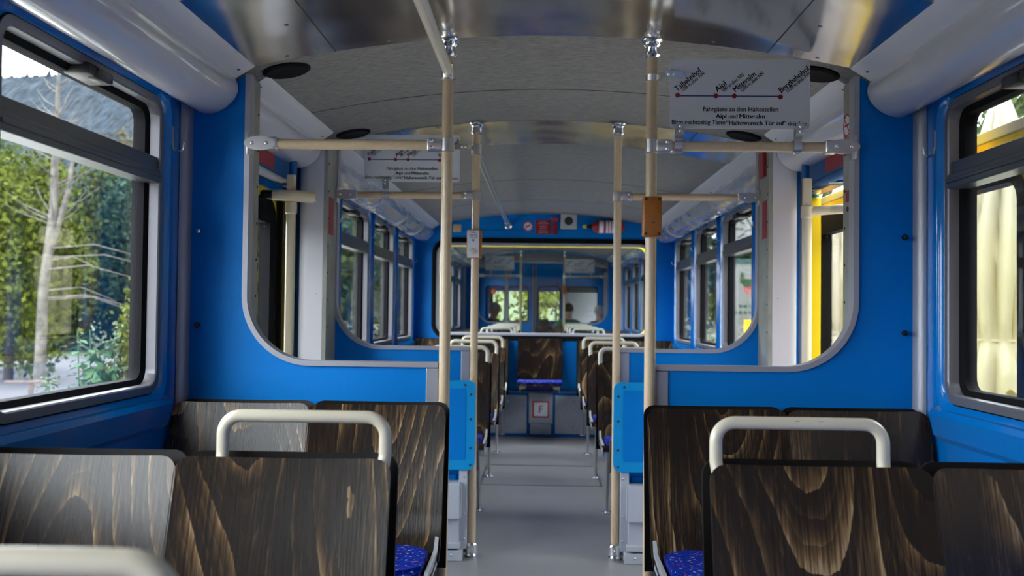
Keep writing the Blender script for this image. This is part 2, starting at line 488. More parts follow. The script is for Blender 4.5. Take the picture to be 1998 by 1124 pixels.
def side_wall(name, sgn, y0, y1, wins, door=None):
    """wall with moulded window openings; door = (ya, yb, ztop)"""
    bm = BM()
    def q(pts, x):   # prism between X planes for solid areas
        prism(bm, pts, 'X', sgn * WALL, sgn * OUTER)
    zb, zt = 0.78, 2.0
    # below the windows
    segs = [(y0, y1)] if not door else [(y0, door[0]), (door[1], y1)]
    for a, b in segs:
        q([(a, -0.05), (b, -0.05), (b, zb), (a, zb)], 0)
    if door: q([(door[0], door[2]), (door[1], door[2]), (door[1], zt), (door[0], zt)], 0)
    # window cells and the pillars between them
    cur = y0
    cells = []
    for a, b in wins:
        cells.append((a - 0.06, b + 0.06, a, b))
    stops = sorted(cells)
    edges = []
    for ca, cb, a, b in stops:
        if ca > cur + 1e-4: edges.append((cur, ca))
        cur = max(cur, cb)
    edges.append((cur, y1))
    for a, b in edges:
        if door and a < door[0] < b or door and a < door[1] < b:
            if a < door[0]: q([(a, zb), (door[0], zb), (door[0], zt), (a, zt)], 0)
            if door[1] < b: q([(door[1], zb), (b, zb), (b, zt), (door[1], zt)], 0)
        elif b > a + 1e-4:
            q([(a, zb), (b, zb), (b, zt), (a, zt)], 0)
    for ca, cb, a, b in stops:
        L = []
        def lp(off, X, r): L.append((rrect(a - off, b + off, Z0 - off, Z1 + off, r), sgn * X))
        L.append((rrect(ca, cb, zb, zt, 0.0), sgn * WALL))
        lp(0.052, WALL, 0.10); lp(0.034, WALL - 0.028, 0.09); lp(0.012, WALL - 0.022, 0.08); lp(0.0, WALL - 0.012, 0.075); lp(0.0, OUTER, 0.075)
        L.append((rrect(ca, cb, zb, zt, 0.0), sgn * OUTER))
        loft(bm, L, 'X')
        prism(bm, [(sgn * x, z) for x, z in ((WALL + 0.005, 0.925), (1.236, 0.908), (1.229, 0.892), (1.243, 0.825), (WALL + 0.005, 0.80))], 'Y', ca, cb)
    for f in bm.faces:                                     # the outside of the car is painted yellow
        if all(abs(v.co.x) > OUTER - 1e-4 for v in f.verts): f.material_index = 1
    return struct(obj(name, bm, None, smooth=35, mats=[M['blue_gloss'], M['yellow']]))

win_count = [0]
def window(sgn, a, b):
    win_count[0] += 1
    w = S('window_%d' % win_count[0])
    def lp(off, X, r): return (rrect(a - off, b + off, Z0 - off, Z1 + off, r), sgn * X)
    bm = BM()
    loft(bm, [lp(-0.001, 1.262, 0.074), lp(-0.004, 1.252, 0.07), lp(-0.026, 1.252, 0.055), lp(-0.030, 1.256, 0.05), lp(-0.031, 1.290, 0.05), lp(-0.030, 1.325, 0.05), lp(-0.001, 1.325, 0.074)], 'X', True)
    obj('frame', bm, M['alu_white'], w, 40)
    bm = BM(); loft(bm, [lp(-0.0305, 1.286, 0.05), lp(-0.048, 1.296, 0.04), lp(-0.048, 1.334, 0.04), lp(-0.0305, 1.334, 0.05)], 'X', True)
    obj('gasket', bm, M['rubber'], w, 40)
    bm = BM(); loft(bm, [lp(0.006, 1.2635, 0.08), lp(0.0, 1.256, 0.075), lp(-0.0035, 1.2545, 0.07), lp(-0.0035, 1.266, 0.07)], 'X', True)
    obj('rubber_edge', bm, M['rubber'], w, 40)
    # the lower sash: a rail of dark metal, silver stiles and a bottom rail
    bm = BM()
    box(bm, sgn * 1.252, sgn * 1.318, a + 0.022, b - 0.022, TRZ0, TRZ0 + 0.046, 0.004)
    box(bm, sgn * 1.262, sgn * 1.318, a + 0.028, b - 0.028, TRZ0 + 0.044, TRZ1, 0.004)
    box(bm, sgn * 1.246, sgn * 1.262, a + 0.024, b - 0.024, TRZ0 + 0.018, TRZ0 + 0.03, 0.003)
    obj('transom', bm, M['alu_dark'], w)
    bm = BM(); prism(bm, rrect(a + 0.04, b - 0.04, TRZ1 - 0.002, Z1 - 0.04, 0.035), 'X', sgn * 1.310, sgn * 1.314); obj('upper_pane', bm, M['glass'], w)
    bm = BM(); prism(bm, rrect(a + 0.04, b - 0.04, Z0 + 0.04, TRZ0 + 0.002, 0.03), 'X', sgn * 1.305, sgn * 1.309); obj('lower_pane', bm, M['glass'], w)
    bm = BM(); yc = (a + b) / 2
    box(bm, sgn * 1.235, sgn * 1.31, yc - 0.075, yc + 0.075, Z1 - 0.055, Z1 - 0.022, 0.008)
    box(bm, sgn * 1.228, sgn * 1.26, yc - 0.035, yc + 0.035, Z1 - 0.062, Z1 - 0.03, 0.006)
    obj('latch', bm, M['black'], w, 40)
    return w

def end_wall(name, y, th, half, z0, z1, r, mats, lower=True):
    """cross wall with a rounded window opening (|x|<half)"""
    bm = BM()
    L = [(rrect(-WALL, WALL, -0.05, 2.0, 0.0, 8), y), (rrect(-half, half, z0, z1, r, 8), y), (rrect(-half, half, z0, z1, r, 8), y + th), (rrect(-WALL, WALL, -0.05, 2.0, 0.0, 8), y + th)]
    loft(bm, L, 'Y', True)
    n = 24; xs = [-WALL + 2 * WALL * i / n for i in range(n + 1)]
    prism(bm, [(-WALL, 1.995)] + [(WALL, 1.995)] + [(x, max(arch(x), 1.996) + 0.01) for x in reversed(xs)], 'Y', y, y + th)
    return struct(obj(name, bm, mats))

# ------------------------------------------------------------------ shell of the railcar
bm = BM(); box(bm, -OUTER, OUTER, CAR1[0], CAR1[1] + 0.06, -0.06, 0.0)
floor = struct(obj('floor', bm, M['floor']))
bm = BM()
for a in (-0.43, 0.41):
    box(bm, a - 0.006, a + 0.006, 6.78, 7.65, 0.0, 0.0025)
for yy in (6.78, 7.65): box(bm, -0.43, 0.41, yy - 0.006, yy + 0.006, 0.0, 0.0025)
obj('hatch_edge', bm, M['alu_dark'], floor)
bm = BM(); ceiling_strip(bm, CAR1[0], CAR1[1] + 0.06)
ceiling = struct(obj('ceiling', bm, M['fabric'], smooth=30))
bm = BM()
for yy in (4.15, 7.0, 8.3): ceiling_strip(bm, yy - 0.002, yy + 0.002, -0.0015, 1.02, 0.002)
obj('seam', bm, M['dark'], ceiling)
def metal_strip(name, ya, yb):
    bm = BM(); ceiling_strip(bm, ya, yb, -0.004, 1.03, 0.0035)
    o = struct(obj(name, bm, M['ceil_metal'], smooth=30))
    for sx in (-1, 1):
        for x in (0.55, 0.82, 0.9):
            bolts('screw', M['alu_dark'], o, [(sx * x, yy, arch(x) - 0.003) for yy in ((ya + 0.03, yb - 0.03, (ya + yb) / 2) if x == 0.82 else (ya + 0.04, yb - 0.04))], '-Z', 0.008, 0.003)
    for sx in (-1, 1):
        bm = BM(); box(bm, sx * 0.74 - 0.0015, sx * 0.74 + 0.0015, ya, yb, arch(0.74) - 0.006, arch(0.74) - 0.002)
        obj('joint', bm, M['dark'], o)
    return o
metal_strip('trim_1', 2.62, 3.325)
metal_strip('trim_2', 4.82, 5.48)
metal_strip('trim_3', -1.2, -0.5)

side_wall('wall_left', -1, CAR1[0], CAR1[1] + 0.06, WIN1, (3.45, 4.84, 1.755))
side_wall('wall_right', 1, CAR1[0], CAR1[1] + 0.06, WIN1, (3.45, 4.84, 1.79))
end_wall('wall_back', CAR1[1], 0.06, 1.06, 0.95, 1.885, 0.13, M['blue'])
end_wall('wall_front', CAR1[0] - 0.06, 0.06, 1.12, 0.80, 1.95, 0.12, M['blue'])
for s in (-1, 1):
    for a, b in WIN1: window(s, a, b)

# end windows of the two carriages, one behind the other
def end_window(y, half, z0, z1, r, fmat, th, nm, rubber_w=0.035):
    win_count[0] += 1
    w = S('window_%d' % win_count[0])
    bm = BM(); loft(bm, [(rrect(-half - k, half + k, z0 - k, z1 + k, r + k, 8), yy) for k, yy in ((0.03, y - 0.012), (0.0, y - 0.018), (-0.012, y), (-0.012, y + th), (0.03, y + th))], 'Y', True)
    obj('rubber_seal', bm, M['rubber'], w, 40)
    bm = BM(); loft(bm, [(rrect(-half + k, half - k, z0 + k, z1 - k, max(r - k, 0.03), 8), yy) for k, yy in ((0.012, y - 0.004), (0.02, y - 0.02), (0.04, y - 0.012), (0.045, y + th * 0.5), (0.012, y + th * 0.5))], 'Y', True)
    obj('frame', bm, fmat, w, 40)
    bm = BM(); prism(bm, rrect(-half + 0.03, half - 0.03, z0 + 0.03, z1 - 0.03, max(r - 0.03, 0.03), 8), 'Y', y + th * 0.4, y + th * 0.4 + 0.005)
    obj('pane', bm, M['glass_clear'], w)
    return w
end_window(CAR1[1], 1.06, 0.95, 1.885, 0.13, M['alu'], 0.06, 'a')
end_window(CAR2[0], 1.10, 0.93, 1.91, 0.15, M['yellow'], 0.06, 'b')
bm = BM(); prism(bm, rrect(-1.11, 1.11, 0.81, 1.94, 0.10, 8), 'Y', CAR1[0] - 0.03, CAR1[0] - 0.025)
w = S('window_%d' % (win_count[0] + 1)); win_count[0] += 1
obj('pane', bm, M['glass_clear'], w)

# second carriage shell
bm = BM(); box(bm, -OUTER, OUTER, CAR2[0], CAR2[1] + 1.6, -0.06, 0.0); struct(obj('floor', bm, M['floor']))
bm = BM(); ceiling_strip(bm, CAR2[0], CAR2[1] + 1.6); struct(obj('ceiling', bm, M['fabric'], smooth=30))
metal_strip('trim_4', 15.0, 15.65)
for s, nm in ((-1, 'wall_left'), (1, 'wall_right')):
    side_wall(nm, s, CAR2[0], CAR2[1] + 1.6, WIN2 + [(18.75, 19.73)], None)
    for a, b in WIN2 + [(18.75, 19.73)]: window(s, a, b)
end_wall('wall_front', CAR2[0], 0.06, 1.10, 0.93, 1.91, 0.15, M['blue'])
# bulkhead of the driver's cab with three openings, and the windscreen wall behind it
bm = BM()
YB = 18.6
def slab(x0, x1, z0, z1, y=YB, th=0.05): box(bm, x0, x1, y, y + th, z0, z1)
OP = [(-1.08, -0.72), (-0.645, -0.27), (-0.07, 0.335), (0.43, 1.06)]
slab(-WALL, WALL, 0.0, 1.01); slab(-WALL, WALL, 1.68, 2.13)
xs_ = [-WALL] + [v for p in OP for v in p] + [WALL]
for i in range(0, len(xs_), 2): slab(xs_[i], xs_[i + 1], 1.01, 1.68)
bulk = struct(obj('wall_bulkhead', bm, M['blue']))
bm = BM()
for x in (-0.70, -0.665, -0.175, -0.125): box(bm, x - 0.012, x + 0.012, YB - 0.025, YB, 0.0, 2.08)
obj('door_edge', bm, M['strip'], bulk)
bm = BM()
for x0, x1 in OP: box(bm, x0, x1, YB + 0.02, YB + 0.026, 1.01, 1.68)
obj('pane', bm, M['glass'], bulk)
bm = BM()
for x0, x1 in OP:
    loft(bm, [(rrect(x0 + k, x1 - k, 1.01 + k, 1.68 - k, 0.06, 4), yy) for k, yy in ((-0.01, YB - 0.008), (0.012, YB - 0.008), (0.012, YB + 0.02), (-0.01, YB + 0.02))], 'Y', True)
obj('seal', bm, M['rubber'], bulk)
end_wall('wall_back', 20.2, 0.06, 1.1, 0.95, 1.62, 0.12, M['blue_deep'])

# ------------------------------------------------------------------ cove lights
def cove_light(sgn, ya, yb, label, wavy=False, brackets=()):
    t = thing('cove_light', label, 'ceiling light', (sgn * 1.13, (ya + yb) / 2, 1.98), 'long white lights along the edges of the ceiling')
    ox, oy, oz = t.location
    A = Vector((1.018, 2.052)); B = Vector((1.245, 1.915))
    d = (B - A).normalized(); nrm = Vector((d.y, -d.x))     # towards the car interior
    if nrm.x > 0: nrm = -nrm
    P = lambda s, h: (A.x + d.x * s + nrm.x * h, A.y + d.y * s + nrm.y * h)
    Lq = (B - A).length
    def sweep(poly, m, name, y0, y1, smooth=30):
        bm = BM(); prism(bm, [(sgn * x - ox, z - oz) for x, z in poly], 'Y', y0 - oy, y1 - oy)
        return obj(name, bm, m, t, smooth)
    sweep([P(0, 0), P(0.01, 0.006), P(Lq * 0.34, 0.008), P(Lq * 0.34, -0.004), P(Lq, -0.004), P(Lq + 0.012, 0.0), P(Lq + 0.03, -0.02), P(Lq, -0.04), P(0.0, -0.03)], M['cove'], 'trough', ya, yb, 20)
    arc = []
    cx = Lq * 0.66; rr = Lq * 0.335
    for k in range(21):
        a = PI * k / 20
        arc.append(P(cx - rr * math.cos(a), 0.004 + 0.075 * math.sin(a) ** 0.8))
    sweep(arc, M['diffuser_wavy' if wavy else 'diffuser'], 'diffuser', ya + 0.012, yb - 0.004, 60)
    x, z = P(Lq * 0.2, 0.007)
    bolts('screw', M['alu_dark'], t, [(sgn * x - ox, yy - oy, z - oz) for yy in (ya + 0.05, yb - 0.06)], '-Z', 0.007, 0.003)
    for yy in brackets:
        bm = BM(); pts = [P(cx - (rr + 0.006) * math.cos(PI * k / 14), 0.008 + 0.078 * math.sin(PI * k / 14) ** 0.8) for k in range(15)]
        inn = [P(cx - (rr - 0.004) * math.cos(PI * k / 14), 0.002 + 0.07 * math.sin(PI * k / 14) ** 0.8) for k in reversed(range(15))]
        prism(bm, [(sgn * x - ox, z - oz) for x, z in pts + inn], 'Y', yy - oy, yy + 0.035 - oy)
        obj('joint_clip', bm, M['diffuser'], t, 40)
    return t
SIDE = {-1: 'forest', 1: 'parasol'}
for s in (-1, 1):
    cove_light(s, CAR1[0], S1 - 0.004, 'white half-round ceiling light above the large near window, %s side' % SIDE[s])
    cove_light(s, S1 + 0.145, S2 - 0.205, 'short white ceiling light above the doorway, %s side' % SIDE[s])
    cove_light(s, S2 + 0.07, CAR1[1] - 0.004, 'glossy ceiling light above the three far windows, %s side' % SIDE[s], True, (6.4, 7.6, 8.6))
    cove_light(s, CAR2[0] + 0.07, 15.6, 'ceiling light of the second carriage, %s side' % SIDE[s], True, ())

# ------------------------------------------------------------------ draught screens (partitions beside the doors)
def draught_screen(sgn, y, front, label):
    """front: +1 = post on the far side, -1 = post on the near side"""
    t = thing('draught_screen', label, 'partition', (sgn * 0.8, y + 0.03, 0.0), 'blue draught screens with curved cut-outs')
    ox, oy = t.location.x, t.location.y
    r = 0.23; cx, cz = 1.045 - r, 1.02 + r
    arcp = [(cx + r * math.sin(a), cz - r * math.cos(a)) for a in [PI / 2 * k / 14 for k in range(15)]]   # from bottom to side
    poly = [(0.372, 0.015), (1.245, 0.015), (1.245, 1.905), (1.045, 2.025)] + [p for p in reversed(arcp)] + [(0.372, 1.02)]
    F = lambda pts: [(sgn * x - ox, z) for x, z in pts]
    bm = BM(); prism(bm, F(poly), 'Y', y + 0.012 - oy, y + 0.048 - oy)
    obj('panel', bm, M['blue'], t)
    # edge trim
    path = [(1.045, 2.02)] + list(reversed(arcp)) + [(0.372, 1.02)]
    bm = BM(); pv = [Vector(p) for p in path]; rings = []
    for i, p in enumerate(pv):
        tt = (pv[min(i + 1, len(pv) - 1)] - pv[max(i - 1, 0)]).normalized(); nn = Vector((tt.y, -tt.x))
        if (p + nn * 0.1 - Vector((0.7, 1.6))).length > (p - nn * 0.1 - Vector((0.7, 1.6))).length: nn = -nn
        a, b = p + nn * 0.008, p - nn * 0.010
        rings.append([bm.verts.new((sgn * q.x - ox, yy - oy, q.y)) for q, yy in ((a, y + 0.002), (a, y + 0.058), (b, y + 0.058), (b, y + 0.002))])
    for i in range(len(rings) - 1):
        for j in range(4): bm.faces.new((rings[i][j], rings[i][(j + 1) % 4], rings[i + 1][(j + 1) % 4], rings[i + 1][j]))
    bm.faces.new(rings[0]); bm.faces.new(rings[-1])
    bmesh.ops.bevel(bm, geom=[e for e in bm.edges if len(e.link_faces) == 2 and e.calc_face_angle(0) > 0.9], offset=0.003, segments=2, affect='EDGES')
    obj('edge_trim', bm, M['alu'], t, 30)
    bm = BM(); box(bm, sgn * 0.371 - ox, sgn * 0.414 - ox, y + 0.006 - oy, y + 0.054 - oy, 0.015, 1.008, 0.003)
    obj('end_strip', bm, M['strip'], t)
    # post at the edge of the cut-out
    bm = BM(); ya, yb = (y + 0.05, y + 0.14) if front > 0 else (y - 0.20, y + 0.012)
    prism(bm, F([(1.043, 0.015), (1.061, 0.015), (1.061, 1.995), (1.043, 2.018)]), 'Y', ya - oy, yb - oy)
    obj('post', bm, M['post'], t)
    bolts('rivet', M['dark'], t, [(sgn * 1.0425 - ox, (yb - 0.02 if front > 0 else ya + 0.02) - oy, 1.12 + 0.13 * k) for k in range(7)], '-X' if sgn > 0 else '+X', 0.005, 0.003)
    # corner cover at the car wall
    bm = BM(); q = [(1.238, 0)] + [(1.268 - 0.03 * math.cos(a), -0.04 * math.sin(a)) for a in [PI / 2 * k / 6 for k in range(7)]] + [(1.268, 0.03), (1.238, 0.03)]
    prism(bm, [(sgn * x - ox, yy + (y + 0.01) - oy) for x, yy in q], 'Z', 0.85, 1.93)
    obj('corner_cover', bm, M['alu'], t, 40)
    return t
sc_nl = draught_screen(-1, S1, 1, 'front blue draught screen with curved cut-out, forest side of the doorway')
sc_nr = draught_screen(1, S1, 1, 'front blue draught screen with curved cut-out and no-smoking sticker, parasol side')
sc_fl = draught_screen(-1, S2, -1, 'farther blue draught screen with curved cut-out, forest side, behind the doorway')
sc_fr = draught_screen(1, S2, -1, 'farther blue draught screen with curved cut-out, parasol side, behind the doorway')
def knobs(t, s, zz, m='dark'):
    ox, oy = t.location.x, t.location.y
    for z, mm in zz:
        bm = BM(); lathe(bm, [(0.004, 0.012), (0.004, -0.004), (0.0095, -0.006), (0.0105, -0.012), (0.008, -0.018), (0.003, -0.02)], (s * 1.204 - ox, S1 - oy, z), 'Y', 14)
        obj('knob', bm, M[mm], t, 40)
knobs(sc_nl, -1, ((1.471, 'chrome'), (1.146, 'dark'))); knobs(sc_nr, 1, ((1.470, 'black'), (1.147, 'black')))
# stickers on the inner faces of the posts
def disc(bm, c, r, axis, d=0.0008, seg=28):
    return lathe(bm, [(r, 0), (r, d)], c, axis, seg)
def no_smoking(t, c, r, axis, out):
    """white disc, red ring and bar, dark cigarette"""
    d = out * 0.001
    def off(k): return [c[i] + (d * k if 'XYZ'[i] == axis else 0) for i in range(3)]
    bm = BM(); disc(bm, off(0), r, axis, d); obj('sticker', bm, M['paper'], t)
    bm = BM(); n = 28
    def P(u, v, k):
        o = off(k); return (o[0], o[1] + u, o[2] + v) if axis == 'X' else (o[0] + u, o[1], o[2] + v)
    for i in range(n):
        a, b = 2 * PI * i / n, 2 * PI * (i + 1) / n
        bm.faces.new([bm.verts.new(P(q * math.cos(w_), q * math.sin(w_), 1.6)) for q, w_ in ((r, a), (r, b), (r * 0.8, b), (r * 0.8, a))])
    s = 0.6
    bm.faces.new([bm.verts.new(P(u, v, 1.8)) for u, v in ((-r * 0.62, -r * 0.5), (-r * 0.5, -r * 0.62), (r * 0.62, r * 0.5), (r * 0.5, r * 0.62))])
    obj('red_ring', bm, M['red_bright'], t)
    bm = BM(); bm.faces.new([bm.verts.new(P(u, v, 1.4)) for u, v in ((-r * 0.5, -r * 0.05), (r * 0.55, -r * 0.05), (r * 0.55, r * 0.12), (-r * 0.5, r * 0.12))])
    obj('cigarette', bm, M['ink'], t)
ox, oy = sc_nr.location.x, sc_nr.location.y
no_smoking(sc_nr, (1.0425 - ox, S1 + 0.095 - oy, 1.868), 0.042, 'X', -1)
for z0_, z1_ in ((1.60, 1.64),):
    bm = BM(); box(bm, 1.041 - ox, 1.0425 - ox, S1 + 0.075 - oy, S1 + 0.105 - oy, z0_, z1_); obj('red_sticker', bm, M['red'], sc_nr)
bm = BM(); bolt(bm, (1.0425 - ox, S1 + 0.088 - oy, 1.575), '-X', 0.009, 0.004); obj('keyhole', bm, M['dark'], sc_nr)
for t, s in ((sc_fl, -1), (sc_fr, 1)):
    ox, oy = t.location.x, t.location.y
    bm = BM(); box(bm, s * 1.0415 - ox, s * 1.043 - ox, S2 - 0.17 - oy, S2 - 0.07 - oy, 1.565, 1.745); obj('red_sticker', bm, M['red'], t)
    # foot of the screen: blue sill and inner lower panel seen under the folded seat
    bm = BM(); box(bm, s * 0.43 - ox, s * 1.03 - ox, S2 + 0.0 - oy, S2 + 0.014 - oy, 0.02, 0.40, 0.003); obj('lower_panel', bm, M['blue'], t)
ox, oy = sc_fr.location.x, sc_fr.location.y
bm = BM(); box(bm, 1.025 - ox, 1.043 - ox, S2 - 0.15 - oy, S2 - 0.06 - oy, 1.86, 1.98, 0.003); obj('red_tag', bm, M['red'], sc_fr)

# ------------------------------------------------------------------ grab poles
def flange(bm, x, y, z, up=1):
    k = -1 if up > 0 else 1
    lathe(bm, [(0.034, 0), (0.036, k * 0.006), (0.028, k * 0.012), (0.03, k * 0.02), (0.022, k * 0.028), (0.024, k * 0.046), (0.029, k * 0.055), (0.021, k * 0.062)], (x, y, z), 'Z', 24)
def grab_pole(sgn, y, label, grp='upright beige grab poles'):
    x = sgn * 0.35
    t = thing('grab_pole', label, 'pole', (x, y, 0), grp)
    zt = arch(0.35) - 0.004
    bm = BM(); tube(bm, [(0, 0, 0.02), (0, 0, zt - 0.03)], 0.019, 20); obj('shaft', bm, M['beige'], t, 40)
    bm = BM(); flange(bm, 0, 0, zt, 1); obj('ceiling_flange', bm, M['chrome'], t, 30)
    bm = BM(); lathe(bm, [(0.030, 0.0), (0.031, 0.01), (0.027, 0.018), (0.029, 0.03), (0.029, 0.062), (0.024, 0.07), (0.02, 0.072)], (0, 0, 0), 'Z', 22)
    bolt(bm, (0, -0.029, 0.045), '-Y', 0.007, 0.004); obj('floor_cup', bm, M['chrome'], t, 30)
    return t
grab_pole(-1, S1 - 0.0, 'front beige grab pole beside the forest-side draught screen')
grab_pole(1, S1 - 0.0, 'front beige grab pole carrying the orange button box')
grab_pole(-1, S2, 'farther beige grab pole carrying the white push-button box')
grab_pole(1, S2, 'farther beige grab pole on the parasol side of the aisle')

def grab_bar(sgn, y, label, grp='horizontal beige grab bars'):
    z = 1.775
    t = thing('grab_bar', label, 'grab bar', (sgn * 0.66, y, z), grp)
    ox = t.location.x
    bm = BM(); tube(bm, [(sgn * 0.40 - ox, 0, 0), (sgn * 0.965 - ox, 0, 0)], 0.0175, 18); obj('bar', bm, M['beige'], t, 40)
    # clamp around the pole
    bm = BM()
    lathe(bm, [(0.0195, -0.024), (0.0245, -0.022), (0.0245, 0.022), (0.0195, 0.024)], (sgn * 0.35 - ox, 0, 0), 'Z', 20)
    box(bm, sgn * 0.362 - ox, sgn * 0.42 - ox, -0.021, 0.021, -0.0225, 0.0225, 0.007, 3)
    obj('pole_clamp', bm, M['steel'], t, 35)
    bolts('screw', M['chrome'], t, [(sgn * 0.402 - ox, -0.021, dz) for dz in (-0.011, 0.011)] + [(sgn * dx - ox, -0.022, 0) for dx in (0.972, 1.022)], '-Y', 0.0064, 0.004)
    # oval end plate on the post of the screen
    bm2 = BM()
    pts = [(sgn * (0.95 + 0.045 + 0.055 * math.cos(a)) - ox, 0.025 * math.sin(a)) for a in [2 * PI * k / 28 for k in range(28)]]
    prism(bm2, pts, 'Y', -0.022, -0.012)
    box(bm2, sgn * 0.935 - ox, sgn * 0.975 - ox, -0.021, 0.021, -0.0225, 0.0225, 0.006, 3)
    box(bm2, sgn * 1.035 - ox, sgn * 1.043 - ox, -0.018, 0.05, -0.04, 0.04, 0.002)
    obj('end_bracket', bm2, M['steel'], t, 35)
    return t
grab_bar(-1, S1, 'front beige bar from the pole to the forest-side screen, carrying nothing')
grab_bar(1, S1, 'front beige bar below the large route sign')
grab_bar(-1, S2, 'farther beige bar below the route sign on the forest side')
grab_bar(1, S2, 'farther beige bar on the parasol side, without a sign')

def ceiling_rail(label, ya, yb, z, m, r, end):
    t = thing('handrail', label, 'handrail', (-0.35, ya, z))
    L = yb - ya
    if end == 'wall':
        pts = [(0, 0.02, 0.0), (0, L * 0.45, 0.0), (0, L - 0.35, 0.035), (0, L - 0.004, 0.035)]
    else:
        pts = [(0, -0.02 + L * 0, 0), (0, L, 0)]
    bm = BM(); tube(bm, pts, r, 18); obj('rail', bm, m, t, 40)
    bm = BM()
    if end == 'wall':
        lathe(bm, [(0.036, L - 0.002), (0.036, L - 0.01), (0.024, L - 0.02), (0.02, L - 0.05)], (0, 0, 0.035), 'Y', 20)
        lathe(bm, [(r + 0.001, L - 0.40), (r + 0.006, L - 0.39), (r + 0.006, L - 0.35), (r + 0.001, L - 0.34)], (0, 0, 0.035), 'Y', 20)
        obj('wall_flange', bm, M['chrome'], t, 30)
        bm = BM(); lathe(bm, [(0.0195, -0.026), (0.025, -0.024), (0.025, 0.024), (0.0195, 0.026)], (0, 0, 0), 'Z', 20)
        obj('pole_clamp', bm, M['steel'], t, 30)
    else:
        lathe(bm, [(0.0195, -0.03), (0.026, -0.026), (0.027, 0.0), (0.024, 0.02), (0.0195, 0.022)], (0, L + 0.02, 0), 'Z', 20)
        obj('pole_clamp', bm, M['chrome'], t, 30)
    return t
ceiling_rail('beige handrail under the ceiling, running from the front pole over the viewer', CAR1[0] + 0.1, S1 - 0.02, 2.03, M['cream'], 0.0185, 'pole')
ceiling_rail('chrome handrail under the ceiling, running from the farther pole to the end wall', S2, CAR1[1], 2.004, M['steel'], 0.0165, 'wall')

